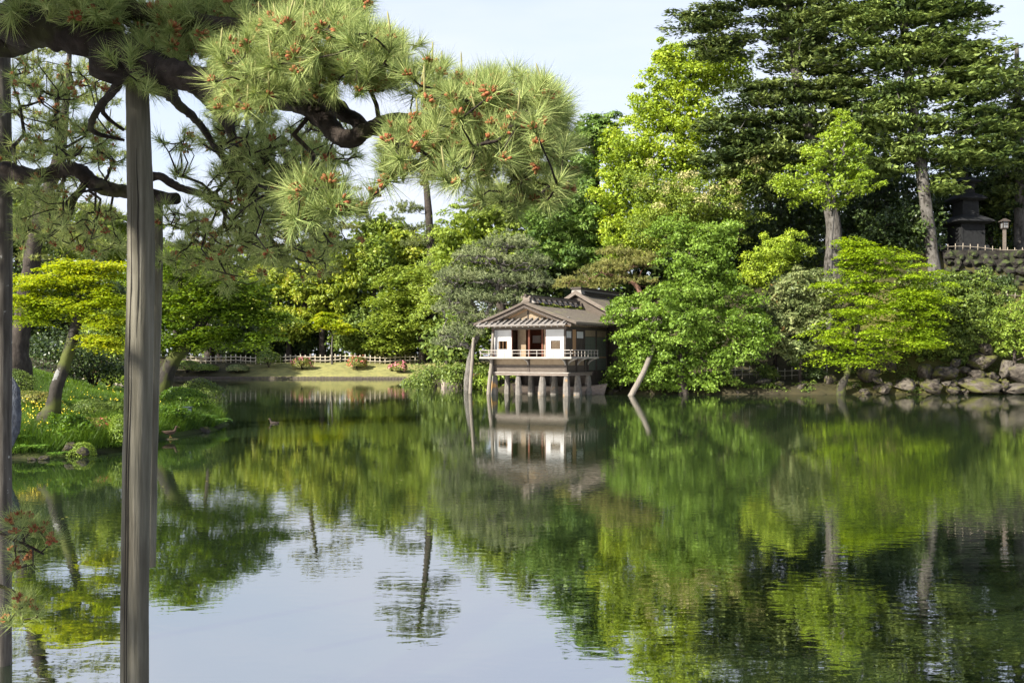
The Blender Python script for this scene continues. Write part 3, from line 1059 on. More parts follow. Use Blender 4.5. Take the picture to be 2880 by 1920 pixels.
# balcony
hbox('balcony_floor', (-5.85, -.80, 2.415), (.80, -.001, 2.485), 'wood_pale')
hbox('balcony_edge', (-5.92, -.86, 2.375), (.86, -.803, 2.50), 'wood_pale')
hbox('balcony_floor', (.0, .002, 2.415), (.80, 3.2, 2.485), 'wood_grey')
hbox('balcony_edge', (.803, -.80, 2.375), (.86, 3.25, 2.50), 'wood_pale')
for z, t in ((2.92, .05), (2.72, .035)):
    mb = MB()
    mb.bar((-5.98, -.77, z), (.95, -.77, z), t, t)
    mb.build('handrail', M['wood_pale'], house)
    mb = MB()
    mb.bar((.77, -.9, z - .002), (.77, 3.35, z - .002), t, t)
    mb.build('handrail', M['wood_pale'], house)
mb = MB()
mb.bar((-5.87, -.86, 2.918), (-5.87, .6, 2.918), .045, .045)
mb.build('handrail', M['wood_pale'], house)
bal = MB()
bal.box((-.018, -.018, 0), (.018, .018, .41))
balme = bal.mesh('baluster')
balme.materials.append(M['wood_pale'])
for x in np.linspace(-5.87, .77, 12):
    obj('baluster', balme, None, house, loc=(x, -.77, 2.486))
for y in np.linspace(-.15, 3.2, 8):
    obj('baluster', balme, None, house, loc=(.77, y, 2.486))
# room: floor, posts, lintel
hbox('room_floor', (-5.40, .002, 2.42), (-.02, 6.4, 2.50), 'wood_tan')
for x in (-5.44, -.10):
    hbox('corner_post', (x, .0, 2.49), (x + .13, .13, 4.32), 'wood_dark' if x > -1 else 'wood_red')
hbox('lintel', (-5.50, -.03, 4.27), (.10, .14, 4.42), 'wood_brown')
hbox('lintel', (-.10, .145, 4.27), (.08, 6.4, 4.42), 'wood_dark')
hbox('frieze', (-5.44, .02, 4.423), (.03, .12, 4.80), 'plaster_tan')
hbox('frieze', (-.09, .147, 4.423), (-.01, 6.4, 4.86), 'plaster_tan')
# white screens, each with a little latticed window
for a, b, wx in ((-5.30, -3.98, -4.64), (-1.42, -.11, -.72)):
    w0, w1, z0, z1 = wx - .32, wx + .32, 3.02, 3.52
    mb = MB()
    for (x0, x1, p, q) in ((a, w0, 2.50, 4.262), (w1, b, 2.50, 4.262), (w0, w1, 2.50, z0), (w0, w1, z1, 4.262)):
        mb.box((x0, .03, p), (x1, .07, q))
    s = mb.build('sliding_screen', M['paper'], house)
    fr = MB()
    for (x0, x1, p, q) in ((w0 - .03, w1 + .03, z1, z1 + .03), (w0 - .03, w1 + .03, z0 - .03, z0), (w0 - .03, w0, z0, z1), (w1, w1 + .03, z0, z1)):
        fr.box((x0, .024, p), (x1, .064, q))
    fr.build('window_frame', M['wood_brown'], s)
    la = MB()
    for x in np.linspace(w0 + .06, w1 - .06, 8 if wx > -2 else 3):
        la.box((x - .012, .045, z0), (x + .012, .06, z1))
    la.build('lattice', M['wood_tan'] if wx < -2 else M['plaster_tan'], s)
    hbox('screen_edge', (b + .002 if wx < -2 else a - .052, .02, 2.5), (b + .052 if wx < -2 else a - .002, .08, 4.265), 'wood_red')
# open middle bay with the room behind it
hbox('middle_post', (-2.74, .04, 2.5), (-2.62, .14, 4.27), 'wood_red')
hbox('inner_wall', (-5.36, 3.1, 2.5), (-.12, 3.16, 4.4), 'wood_red')
hbox('inner_wall', (-3.92, .75, 2.5), (-3.30, .80, 4.4), 'plaster_tan')
hbox('inner_wall', (-1.95, .75, 2.5), (-1.50, .80, 4.4), 'plaster_tan')
hbox('inner_wall', (-2.10, .70, 2.5), (-1.98, .82, 4.4), 'wood_red')
for x0 in (-4.05, -3.20, -2.35):
    hbox('inner_screen', (x0, 3.05, 3.45), (x0 + .62, 3.08, 3.95), 'paper')
hbox('ceiling', (-5.3, .15, 4.43), (-.12, 6.3, 4.48), 'wood_tan')
hbox('left_wall', (-5.46, .14, 2.5), (-5.40, 6.4, 4.8), 'plaster_tan')
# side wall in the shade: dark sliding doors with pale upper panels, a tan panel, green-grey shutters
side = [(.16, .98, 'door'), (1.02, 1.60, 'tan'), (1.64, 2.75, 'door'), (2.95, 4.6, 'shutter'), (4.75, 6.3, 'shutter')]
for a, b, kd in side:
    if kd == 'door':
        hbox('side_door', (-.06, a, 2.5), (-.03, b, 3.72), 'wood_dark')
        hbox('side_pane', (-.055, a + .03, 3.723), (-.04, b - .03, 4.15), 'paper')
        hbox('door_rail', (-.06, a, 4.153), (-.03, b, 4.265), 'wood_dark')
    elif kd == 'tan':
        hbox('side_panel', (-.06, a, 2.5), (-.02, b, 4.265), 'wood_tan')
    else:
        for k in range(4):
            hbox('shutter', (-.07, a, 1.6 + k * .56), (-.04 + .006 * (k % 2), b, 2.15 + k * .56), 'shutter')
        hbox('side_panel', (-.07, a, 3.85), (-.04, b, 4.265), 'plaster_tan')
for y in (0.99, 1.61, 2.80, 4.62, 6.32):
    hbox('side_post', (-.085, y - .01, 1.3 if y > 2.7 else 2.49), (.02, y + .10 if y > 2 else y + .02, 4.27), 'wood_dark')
hbox('rear_base', (-5.3, 3.6, -.3), (-.12, 12.5, 2.4), 'wood_dark')
# pent roof below the gable, with a run of round tiles
pr = MB()
y0, y1, z0, z1 = -.92, .02, 4.50, 4.92
pr.hexa([(-6.15, y0, z0), (.45, y0, z0), (.30, y1, z1 - .06), (-6.0, y1, z1 - .06), (-6.15, y0, z0 + .07), (.45, y0, z0 + .07), (.30, y1, z1), (-6.0, y1, z1)])
pent = pr.build('pent_roof', M['tile'], house)
for x in np.linspace(-5.95, .25, 15):
    mb = MB()
    sgn = .06 * (1 if x > -2.8 else -1)
    for k in range(3):
        t0, t1 = k / 3, (k + 1) / 3 - .02
        ya, yb = y0 + (y1 - y0) * t0 - .02, y0 + (y1 - y0) * t1
        za, zb = z0 + .075 + (z1 - z0 - .0) * t0 + .055, z0 + .075 + (z1 - z0) * t1 + .03
        mb.bar((x, ya, za), (x, yb, zb), .13, .075)
    mb.build('tile', M['tile'], pent)
for x in np.linspace(-6.0, .30, 16):
    mb = MB()
    mb.bar((x, -.87, 4.455), (x, .0, 4.80), .06, .07)
    rf = mb.build('rafter', M['wood_dark'], pent)
    e = MB()
    e.bar((x, -.885, 4.449), (x, -.872, 4.454), .065, .075)
    e.build('rafter_end', M['white_end'], rf)
hbox('eave_board', (-6.12, -.90, 4.44), (.42, -.84, 4.497), 'wood_dark', pent)
# gable
XR = -2.70
gab = MB()
gab.prism([(-5.1, 4.86), (-.3, 4.86), (XR, 5.78)], -.02, .03)
gab.build('gable_wall', M['plaster_tan'], house)
hbox('king_post', (XR - .05, -.06, 4.9), (XR + .05, -.022, 5.7), 'wood_dark')
HALF = 3.80


def roof_z(u):
    """height of the roof surface at distance u from the ridge line"""
    return 6.10 - .365 * u + .012 * u * (u - HALF)


def roof_shell(name, y0, y1, half, zf, thick, xr, mat, dz=0.0):
    us = np.linspace(0, half, 9)
    prof = [(xr - u, zf(u) + dz) for u in us[::-1]] + [(xr + u, zf(u) + dz) for u in us[1:]]
    low = [(xr + u, zf(u) + dz - thick) for u in us[::-1]] + [(xr - u, zf(u) + dz - thick) for u in us[1:]]
    mb = MB()
    for k in range(8):
        for s in (-1, 1):
            a0, a1 = us[k], us[k + 1]
            q = [(xr + s * a0, zf(a0) + dz - thick), (xr + s * a1, zf(a1) + dz - thick), (xr + s * a1, zf(a1) + dz), (xr + s * a0, zf(a0) + dz)]
            mb.prism(q, y0, y1)
    return mb.build(name, M[mat], house)


roof = roof_shell('roof', -.62, 7.6, HALF, roof_z, .13, XR, 'shingle')
roof_shell('roof_underlay', -.55, 7.5, HALF - .06, roof_z, .07, XR, 'wood_dark', -.133)
for s in (-1, 1):
    for (off, hh, dz, mt, yy) in ((0, .13, -.03, 'wood_brown', -.68), (.28, .16, -.27, 'wood_dark', -.58), (.5, .08, -.47, 'wood_tan', -.10)):
        mb = MB()
        us = np.linspace(0, HALF - off * 1.4, 7)
        for a0, a1 in zip(us[:-1], us[1:]):
            zt = lambda u: roof_z(u) + dz
            mb.prism([(XR + s * a0, zt(a0) - hh), (XR + s * a1, zt(a1) - hh), (XR + s * a1, zt(a1)), (XR + s * a0, zt(a0))], yy, yy + .055)
        mb.build('barge_board', M[mt], house)
for y in np.linspace(-.3, 7.3, 22):
    mb = MB()
    mb.bar((XR + 2.6, y, roof_z(2.6) - .26), (XR + HALF - .12, y, roof_z(HALF - .12) - .24), .06, .07)
    mb.build('rafter', M['wood_dark'], roof)
# ridge: saddle blocks, long logs, moss
rb = MB()
rb.prism([(XR - .55, 6.0), (XR + .55, 6.0), (XR + .16, 6.36), (XR - .16, 6.36)], -.1, 6.9)
ridge = rb.build('ridge', M['wood_pale'], house)
for s in (-1, 1):
    for k, y in enumerate(np.linspace(.25, 6.6, 9)):
        mb = MB()
        mb.bar((XR + s * .12, y, 6.42), (XR + s * .66, y, 5.98), .16, .09)
        mb.build('saddle_block', M['wood_dark'], ridge)
    mb = MB()
    mb.bar((XR + s * .30, -.35, 6.40), (XR + s * .30, 7.0, 6.40), .10, .10)
    mb.build('ridge_log', M['wood_grey'], ridge)
mb = MB()
mb.bar((XR, -.45, 6.50), (XR, 7.1, 6.50), .18, .13)
mb.build('ridge_log', M['wood_dark'], ridge)
mb = MB()
mb.bar((XR, -.30, 6.24), (XR, -.18, 6.24), .5, .36)
mb.build('ridge_end', M['wood_grey'], ridge)
rg = np.random.default_rng(4)
nm = 1500
yy = rg.uniform(.5, 6.8, nm)
uu = .58 + np.abs(rg.normal(0, .07, nm))
Pm = np.stack([XR + uu, yy, np.array([roof_z(u) for u in uu]) + rg.uniform(0, .16, nm) * np.clip(np.sin(yy * 3.1) + .6, .15, 1)], 1)
V, Q = quads_from(Pm, rg.normal(size=(nm, 3)) + np.array([.5, 0, .8]), .11, .07, rg)
obj('moss', mesh_arrays('moss', V, Q), M['moss'], ridge, kind='stuff')
# the taller rear part
def roof2_z(u):
    return 7.15 - .50 * u + .02 * u * (u - 4.6)
rear = roof_shell('rear_roof', 7.0, 14.5, 4.7, roof2_z, .20, XR, 'shingle')
for s in (-1, 1):
    mb = MB()
    us = np.linspace(0, 4.6, 7)
    for a0, a1 in zip(us[:-1], us[1:]):
        mb.prism([(XR + s * a0, roof2_z(a0) - .22), (XR + s * a1, roof2_z(a1) - .22), (XR + s * a1, roof2_z(a1) + .06), (XR + s * a0, roof2_z(a0) + .06)], 6.86, 6.995)
    mb.build('rear_barge_board', M['wood_grey'], house)
gab = MB()
gab.prism([(-6.2, 5.1), (.8, 5.1), (XR, 6.8)], 7.2, 7.3)
gab.build('rear_gable_wall', M['wood_brown'], house)
rb = MB()
rb.prism([(XR - .42, 6.95), (XR + .42, 6.95), (XR + .34, 7.32), (XR - .34, 7.32)], 7.05, 14.4)
rr_ = rb.build('rear_ridge', M['wood_pale'], house)
for k in range(3):
    mb = MB()
    mb.bar((XR + .40 + .10 * k, 7.6, 7.16 - .09 * k), (XR + .40 + .10 * k, 14.3, 7.16 - .09 * k), .07, .06)
    mb.build('ridge_batten', M['wood_dark'], rr_)
mb = MB()
mb.box((XR - .42, 6.95, 7.323), (XR + .42, 14.5, 7.46))
mb.build('ridge_cap', M['wood_dark'], rr_)
hbox('rear_wall', (-6.4, 7.3, 1.2), (1.0, 14.0, 5.2), 'wood_dark')
for y in (7.31, 9.3, 11.5):
    hbox('rear_post', (1.003, y, 1.0), (1.10, y + .14, 5.3), 'wood_dark')
# little wooden boat under the floor
bc = at(1310 * 1.0, 1080 / 1.2245, 66.6)
boat = thing('wooden_boat', 'flat wooden boat moored in the shade between the stone posts', 'boat', (3.05, 67.3, 0), rotz=math.radians(-13))
hull = MB()
st = [(-3.1, .30, .62), (-2.2, .52, .50), (0, .62, .46), (2.0, .55, .48), (3.4, .10, .66)]
rings = []
for x, hw, top in st:
    rings.append([(x, -hw, top), (x * .93, -hw * .75, -.12), (x * .93, hw * .75, -.12), (x, hw, top)])
for a, b_ in zip(rings[:-1], rings[1:]):
    for k in range(3):
        hull.poly(a[k], b_[k], b_[k + 1], a[k + 1])
        ia = [(p[0], p[1] * .9, p[2] + (.04 if p[2] < 0 else 0)) for p in (a[k], b_[k], b_[k + 1], a[k + 1])]
        hull.poly(*ia[::-1])
hull.poly(*rings[0])
hull.poly(*rings[-1][::-1])
hull.build('hull', M['boat'], boat)
for s in (-1, 1):
    mb = MB()
    for (a, b_) in zip(st[:-1], st[1:]):
        mb.bar((a[0], s * a[1], a[2] + .02), (b_[0], s * b_[1], b_[2] + .02), .07, .07)
    mb.build('gunwale', M['wood_grey'], boat)
for x in (-1.3, .9):
    mb = MB()
    mb.box((x - .14, -.54, .38), (x + .14, .54, .42))
    mb.build('thwart', M['wood_grey'], boat)


# ------------------------------------------------------------------ poles and props
def pole(name, label, pts, D, mat='stake', sides=12, rough=.03, group=None, seed=1, cracks=0, cat='pole'):
    """pts: (dx, dy, radius, extra depth)"""
    P = np.array([at(p[0], p[1], D + (p[3] if len(p) > 3 else 0)) for p in pts])
    R = [p[2] for p in pts]
    PP = catmull(np.column_stack([P, R]), 8)
    base = PP[0, :3].copy()
    V, Q = tube(PP[:, :3] - base, PP[:, 3], sides, rough, seed)
    o = thing(name, label, cat, base, group)
    obj('shaft', mesh_arrays('shaft', V, Q, True), M[mat], o)
    if cracks:
        rg = np.random.default_rng(seed)
        for c in range(cracks):
            s0 = int(len(PP) * rg.uniform(.02, .5)) if c else 0
            s1 = min(len(PP) - 1, s0 + int(len(PP) * rg.uniform(.3, .5))) if c else int(len(PP) * .8)
            a = -1.75 + rg.uniform(-.25, .35) if c else -1.95
            q = []
            for k in range(s0, s1):
                w = .0034 * math.sin(math.pi * (k - s0 + .5) / (s1 - s0)) + .0004
                ang = a + .03 * math.sin(k * .9)
                c0 = PP[k, :3] - base
                rr = PP[k, 3] * 1.004 + .001
                q.append((c0 + rr * np.array([math.cos(ang), math.sin(ang), 0]), w))
            mb = MB()
            for (p0, w0), (p1, w1) in zip(q[:-1], q[1:]):
                mb.poly(p0 - (w0, 0, 0), p0 + (w0, 0, 0), p1 + (w1, 0, 0), p1 - (w1, 0, 0))
            if mb.v:
                mb.build('crack', M['crack'], o)
    return o


pole('support_pole', 'tall weathered grey pole holding up the pine limb, nearest the camera', [(309, 1800, .0775), (310, 1300, .074), (318, 900, .0745), (324, 600, .073), (321, 400, .068), (314, 175, .060)], 5.5,
     'pole', 20, .012, seed=4, cracks=3)
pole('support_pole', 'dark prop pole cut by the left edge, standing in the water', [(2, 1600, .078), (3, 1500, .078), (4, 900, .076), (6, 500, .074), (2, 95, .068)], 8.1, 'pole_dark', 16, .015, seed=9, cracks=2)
pole('support_pole', 'shorter prop pole half hidden behind the tall weathered pole', [(338, 1300, .062), (347, 900, .060), (356, 640, .056), (358, 462, .052)], 7.6, 'pole', 14, .015, seed=13, cracks=1)
pole('stake', 'slim grey stake in the water left of the teahouse, rising into the pine', [(1080, 905, .125), (1081, 880, .12), (1085, 820, .11), (1088, 775, .10)], 66.5, 'stake', 9)
pole('stake', 'thicker grey stake at the teahouse corner, left of the stone posts', [(1122, 908, .14), (1124, 880, .135), (1129, 830, .12), (1133, 760, .10)], 66.0, 'stake', 9)
pole('leaning_prop', 'pale leaning log propping up the waterside cherry tree', [(1448, 912, .19), (1452, 903, .19), (1480, 850, .17, .3), (1500, 800, .16, 1.6), (1530, 735, .13, 3.4)], 64.2, 'stake', 10)


# ------------------------------------------------------------------ fences
def fence(name, label, p0, p1, npick, hgt, pr_, mat, rails=(.35, .75), posts_every=0, group=None, lean=.02):
    """bamboo fence between two ground points; every picket and rail is its own piece"""
    p0, p1 = np.array(p0, float), np.array(p1, float)
    o = thing(name, label, 'fence', (p0[0], p0[1], gz(*p0[:2])), group)
    base = np.array(o.location)
    V, Q = tube([(0, 0, -.1), (0, 0, 1.0)], [pr_, pr_ * .9], 6)
    me = mesh_arrays('picket', V, Q, True)
    me.materials.append(M[mat])
    V, Q = tube([(0, 0, -.1), (0, 0, 1.0)], [pr_ * 1.7, pr_ * 1.6], 7)
    mp_ = mesh_arrays('post', V, Q, True)
    mp_.materials.append(M['wood_grey'])
    rg = np.random.default_rng(npick)
    top = []
    for k, t in enumerate(np.linspace(0, 1, npick)):
        p = p0 + (p1 - p0) * t
        z = gz(p[0], p[1])
        top.append(np.array([p[0], p[1], z]) - base)
        post = posts_every and k % posts_every == 0
        obj('post' if post else 'picket', mp_ if post else me, None, o, loc=(p[0] - base[0], p[1] - base[1], z - base[2]),
            rot=(rg.normal(0, lean), rg.normal(0, lean), 0), scale=(1, 1, hgt * rg.uniform(.92, 1.08) * (1.05 if post else 1)))
    top = np.array(top)
    for r in rails:
        pts = top + np.array([0, -pr_ * 1.2, r * hgt])
        step = max(1, len(pts) // 14)
        V, Q = tube(np.vstack([pts[::step], pts[-1:]]), np.full(len(pts[::step]) + 1, pr_ * .75), 6)
        obj('rail', mesh_arrays('rail', V, Q, True), M[mat], o)
    return o


f0, f1 = at(405, 0, 119.5), at(965, 0, 119.0)
fence('bamboo_fence', 'long pale bamboo fence behind the far lawn', f0[:2], f1[:2], 50, .95, .072, 'bamboo', (.30, .72), 9)
f0, f1 = at(190, 0, 60), at(292, 0, 60)
fence('bamboo_fence', 'short pale fence glimpsed behind the yellow maple, left of the tall pole', f0[:2], f1[:2], 9, .55, .03, 'bamboo', (.45, .8), 0)
f0, f1 = at(1672, 0, 70.6), at(1900, 0, 71.2)
fence('bamboo_fence', 'low bamboo fence along the waterside path under the cherry tree', f0[:2], f1[:2], 15, .85, .035, 'bamboo', (.35, .75), 5)
f0, f1 = at(2160, 0, 77.9), at(2400, 0, 77.9)
fence('bamboo_fence', 'low fence on top of the stone wall in front of the pagoda', f0[:2], f1[:2], 15, .55, .026, 'bamboo_dull', (.62,), 0)
f0, f1 = at(2262, 0, 75.6), at(2400, 0, 75.8)
fence('bamboo_fence', 'low fence at the foot of the stone wall by the right edge', f0[:2], f1[:2], 9, .5, .026, 'bamboo_dull', (.62,), 0)

# log edging of the far bank: too small to pick apart
ed = thing('log_edging', 'low row of dark log stakes edging the far lawn at the waterline', 'edging', (-26, 112.9, 0))
parts = []
rg = np.random.default_rng(8)
for i, (ax, ay, bx, by) in enumerate([(-39, 113.2, -12, 112.4)]):
    n_ = 165
    for t in np.linspace(0, 1, n_):
        x, y = ax + (bx - ax) * t, ay + (by - ay) * t - .12
        V, Q = tube([(x + 26, y - 112.9, -.5), (x + 26, y - 112.9, .26 + rg.uniform(-.03, .04))], [.075, .07], 6)
        parts.append((V, Q))
V, Q = join(parts)
obj('stakes', mesh_arrays('stakes', V, Q, True), M['wood_brown'], ed, kind='stuff')

# ------------------------------------------------------------------ stone wall, pagoda, lamp on the hill
wx0, wx1, wy = 33.4, 47.0, 76.9
wall = thing('stone_wall', 'dark dry-stone retaining wall below the pagoda fence', 'stone wall', (wx0, wy, 8.0))
mb = MB()
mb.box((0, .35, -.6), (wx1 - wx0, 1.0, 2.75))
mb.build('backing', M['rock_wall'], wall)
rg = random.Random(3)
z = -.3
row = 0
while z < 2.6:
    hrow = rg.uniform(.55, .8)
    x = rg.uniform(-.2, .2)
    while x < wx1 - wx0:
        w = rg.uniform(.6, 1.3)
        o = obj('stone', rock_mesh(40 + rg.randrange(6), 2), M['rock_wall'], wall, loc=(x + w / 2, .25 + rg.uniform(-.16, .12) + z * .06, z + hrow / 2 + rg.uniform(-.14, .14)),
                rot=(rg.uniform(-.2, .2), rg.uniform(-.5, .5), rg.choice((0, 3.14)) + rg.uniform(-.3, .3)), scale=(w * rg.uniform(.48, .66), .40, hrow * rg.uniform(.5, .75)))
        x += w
    z += hrow
    row += 1

pp = at(2218, 565, 79.5)
pg_z = gz(pp[0], pp[1])
PS = .84
pag = thing('stone_pagoda', 'dark tiered stone pagoda in deep shade on the hill', 'pagoda', (pp[0], pp[1], pg_z), rotz=math.radians(8))


def frust(mb, z0, a0, z1, a1):
    mb.hexa([(-a0, -a0, z0), (a0, -a0, z0), (a0, a0, z0), (-a0, a0, z0), (-a1, -a1, z1), (a1, -a1, z1), (a1, a1, z1), (-a1, a1, z1)])


def ppart(name, *levels):
    mb = MB()
    for z0, a0, z1, a1 in levels:
        frust(mb, z0, a0, z1, a1)
    return mb.build(name, M['pagoda_stone'], pag)


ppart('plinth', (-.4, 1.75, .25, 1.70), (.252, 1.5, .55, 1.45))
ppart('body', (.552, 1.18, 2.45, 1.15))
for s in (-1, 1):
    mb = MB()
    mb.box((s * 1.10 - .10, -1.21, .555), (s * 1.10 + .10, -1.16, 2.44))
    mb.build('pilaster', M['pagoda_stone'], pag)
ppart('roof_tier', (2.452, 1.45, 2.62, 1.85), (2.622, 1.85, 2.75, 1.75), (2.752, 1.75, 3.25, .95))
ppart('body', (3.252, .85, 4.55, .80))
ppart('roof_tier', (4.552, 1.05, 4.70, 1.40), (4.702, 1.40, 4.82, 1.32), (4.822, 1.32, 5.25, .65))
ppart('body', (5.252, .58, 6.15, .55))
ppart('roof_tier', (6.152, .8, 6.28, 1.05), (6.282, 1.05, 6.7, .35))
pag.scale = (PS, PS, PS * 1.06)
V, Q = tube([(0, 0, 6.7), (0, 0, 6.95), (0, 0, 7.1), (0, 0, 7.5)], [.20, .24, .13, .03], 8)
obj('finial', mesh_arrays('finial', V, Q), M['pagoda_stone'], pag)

lp = at(2307, 565, 78.6)
lamp = thing('lamp_post', 'wooden lantern lamp post with pale panes beside the pagoda', 'lamp post', (lp[0], lp[1], gz(lp[0], lp[1])))
mb = MB()
mb.box((-.10, -.10, -.2), (.10, .10, 2.05))
mb.build('post', M['wood_grey'], lamp)
mb = MB()
mb.box((-.20, -.20, 2.052), (.20, .20, 2.12))
for x in (-1, 1):
    for y in (-1, 1):
        mb.box((x * .20 - .03, y * .20 - .03, 2.12), (x * .20 + .03, y * .20 + .03, 2.60))
mb.box((-.012, -.225, 2.12), (.012, -.205, 2.60))
mb.box((-.2, -.225, 2.35), (.2, -.205, 2.375))
lh = mb.build('lantern_frame', M['wood_dark'], lamp)
mb = MB()
mb.box((-.19, -.19, 2.125), (.19, .19, 2.595))
mb.build('pane', M['lamp_glass'], lh)
mb = MB()
frust(mb, 2.602, .34, 2.66, .32)
frust(mb, 2.662, .32, 2.86, .06)
mb.build('lantern_roof', M['wood_dark'], lamp)


# ------------------------------------------------------------------ trees on the hill to the right
fir('fir_tree', 'huge dark fir with layered boughs left of the pale-trunked fir', 80,
    [(1918, 620, .62), (1912, 500, .58), (1880, 380, .55), (1842, 230, .46), (1815, 90, .38), (1800, -40, .3), (1795, -160, .15)],
    [(1620, 45, 95, 35), (1660, 105, 75, 28), (1760, -10, 120, 35), (1830, 60, 120, 40), (1880, 130, 130, 45), (1775, 215, 110, 40), (1700, 285, 110, 40),
     (1745, 345, 130, 45), (1850, 270, 120, 45), (1675, 370, 90, 35), (1760, 420, 110, 30), (1900, 360, 80, 40), (1900, 30, 110, 40), (1930, 210, 100, 40),
     (1700, -60, 160, 40), (1840, -130, 120, 50)],
    'fir', 1000, seed=21, per=68)
fir('fir_tree', 'tall fir with a bare pale trunk standing in front of the pagoda', 77,
    [(2150, 660, .50), (2143, 600, .48), (2128, 480, .46), (2108, 330, .42), (2088, 180, .36), (2075, 40, .30), (2066, -120, .2)],
    [(2080, 20, 150, 40), (2190, 15, 90, 30), (2060, 130, 110, 40), (2210, 130, 120, 40), (2060, 215, 100, 35), (2160, 205, 110, 35), (2270, 180, 90, 45),
     (2110, 290, 110, 35), (2250, 280, 90, 40), (2080, 345, 90, 28), (2200, 350, 90, 35), (2165, 425, 45, 25), (2030, 385, 70, 25), (2000, 280, 70, 40), (2150, 90, 120, 40), (2300, 330, 60, 40), (1990, 60, 70, 40), (2060, -70, 170, 45), (2100, -160, 130, 50)],
    'fir_young', 920, seed=22, per=68)
fir('fir_tree', 'dark fir at the right edge of the picture behind the pagoda', 86,
    [(2345, 600, .45), (2342, 400, .4), (2338, 250, .3), (2335, 100, .15)],
    [(2330, 190, 60, 40), (2300, 280, 80, 40), (2370, 280, 80, 50), (2320, 370, 90, 45), (2290, 440, 70, 35), (2380, 420, 80, 50)],
    'fir', 170, seed=23, per=80)
tree('camphor_tree', 'tall yellow-green camphor tree rising to the left of the firs', 86.5,
     [(1600, 700, .5), (1580, 500, .45), (1560, 300, .3), (1555, 160, .12)],
     [(1570, 180, 70, 80), (1495, 265, 65, 80), (1590, 280, 90, 100), (1450, 360, 75, 75), (1540, 390, 100, 90), (1415, 450, 65, 55), (1510, 490, 100, 75),
      (1455, 550, 80, 50), (1660, 160, 60, 60), (1530, 130, 35, 35), (1430, 400, 40, 40)],
     'camphor', style='cloud', n=450, scale=1.1, per=116, L=.23, seed=31)
tree('horse_chestnut', 'dark green horse chestnut with drooping leaf whorls behind the teahouse', 90,
     [(1400, 720, .45), (1385, 560, .4), (1370, 420, .3), (1360, 300, .12)],
     [(1355, 310, 65, 55), (1330, 400, 80, 80), (1290, 490, 110, 70), (1350, 520, 90, 80), (1300, 570, 110, 50), (1395, 330, 50, 70), (1390, 620, 70, 60), (1240, 500, 70, 50)],
     'chestnut', style='whorl', n=230, scale=1.0, per=120, seed=32)
tree('horse_chestnut', 'lighter green horse chestnut left of the darker one, partly behind the pine branch', 97,
     [(1150, 730, .4), (1150, 600, .35), (1145, 480, .2)],
     [(1080, 520, 80, 60), (1160, 480, 100, 70), (1230, 450, 80, 60), (1040, 580, 60, 60), (1130, 570, 110, 60), (1210, 560, 80, 60)],
     'fresh_green', style='whorl', n=190, per=120, seed=33)


def cream_flowers(o, base, tips, rg):
    C = tips[(tips[:, 1] < np.median(tips[:, 1]) + .5)]
    C = C[(C[:, 2] > np.percentile(C[:, 2], 35)) & (rg.random(len(C)) < .5)]
    P = (C[:, None] + sph(len(C) * 90, rg).reshape(len(C), 90, 3) * np.array([.6, .5, .35]) * rg.uniform(.5, 1, (len(C), 90, 1)) + np.array([0, -.3, .45])).reshape(-1, 3)
    V, Q = quads_from(P, rg.normal(size=P.shape) + np.array([0, -.3, 1]), .20, .08, rg, rg.normal(size=P.shape) + np.array([0, 0, .8]))
    obj('blossom', mesh_arrays('blossom', V - base, Q), M['flower_cream'], o)


tree('chinquapin_tree', 'yellowish chinquapin topped with cream flower tassels', 80,
     [(1600, 760, .35), (1590, 620, .3), (1580, 500, .18)],
     [(1480, 430, 50, 45), (1560, 470, 80, 60), (1640, 450, 70, 55), (1700, 420, 60, 45), (1600, 540, 90, 50), (1690, 500, 60, 50), (1500, 520, 60, 50)],
     'chinquapin', style='cloud', n=170, per=170, seed=34, extra=cream_flowers)
tree('bright_tree', 'chartreuse young-leaved tree standing before the dark firs', 73.5,
     [(1906, 640, .16), (1908, 560, .15), (1915, 470, .12), (1918, 400, .07)],
     [(1925, 300, 42, 38), (1905, 350, 75, 40), (1960, 360, 50, 40), (1850, 410, 70, 38), (1930, 420, 80, 45), (1985, 415, 40, 35), (1800, 425, 40, 25), (1880, 455, 60, 22)],
     'chartreuse', bark='bark_fir', style='broad', n=150, scale=.72, fill=4, per=110, L=.22, seed=35)
# the dim broadleaved wood under the firs
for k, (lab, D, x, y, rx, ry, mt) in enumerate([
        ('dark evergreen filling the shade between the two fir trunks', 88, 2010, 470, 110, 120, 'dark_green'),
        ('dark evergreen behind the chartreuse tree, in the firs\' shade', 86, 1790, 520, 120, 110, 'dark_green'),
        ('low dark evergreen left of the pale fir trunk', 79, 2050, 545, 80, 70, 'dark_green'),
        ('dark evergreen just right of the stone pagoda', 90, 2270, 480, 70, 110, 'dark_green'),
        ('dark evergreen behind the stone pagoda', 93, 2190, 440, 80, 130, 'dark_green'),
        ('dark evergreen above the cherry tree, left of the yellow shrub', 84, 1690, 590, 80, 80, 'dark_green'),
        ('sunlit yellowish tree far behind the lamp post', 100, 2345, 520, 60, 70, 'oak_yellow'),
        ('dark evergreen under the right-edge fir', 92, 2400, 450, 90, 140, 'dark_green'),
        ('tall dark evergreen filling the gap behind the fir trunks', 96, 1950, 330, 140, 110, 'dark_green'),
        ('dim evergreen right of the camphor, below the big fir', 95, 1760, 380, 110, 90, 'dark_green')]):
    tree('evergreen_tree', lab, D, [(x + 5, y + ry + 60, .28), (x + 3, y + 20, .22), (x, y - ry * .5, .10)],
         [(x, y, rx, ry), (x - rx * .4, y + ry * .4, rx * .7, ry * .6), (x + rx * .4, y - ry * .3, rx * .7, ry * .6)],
         mt, style='dense', n=75, scale=1.2, seed=50 + k, group='evergreens under the firs' if mt == 'dark_green' else None)

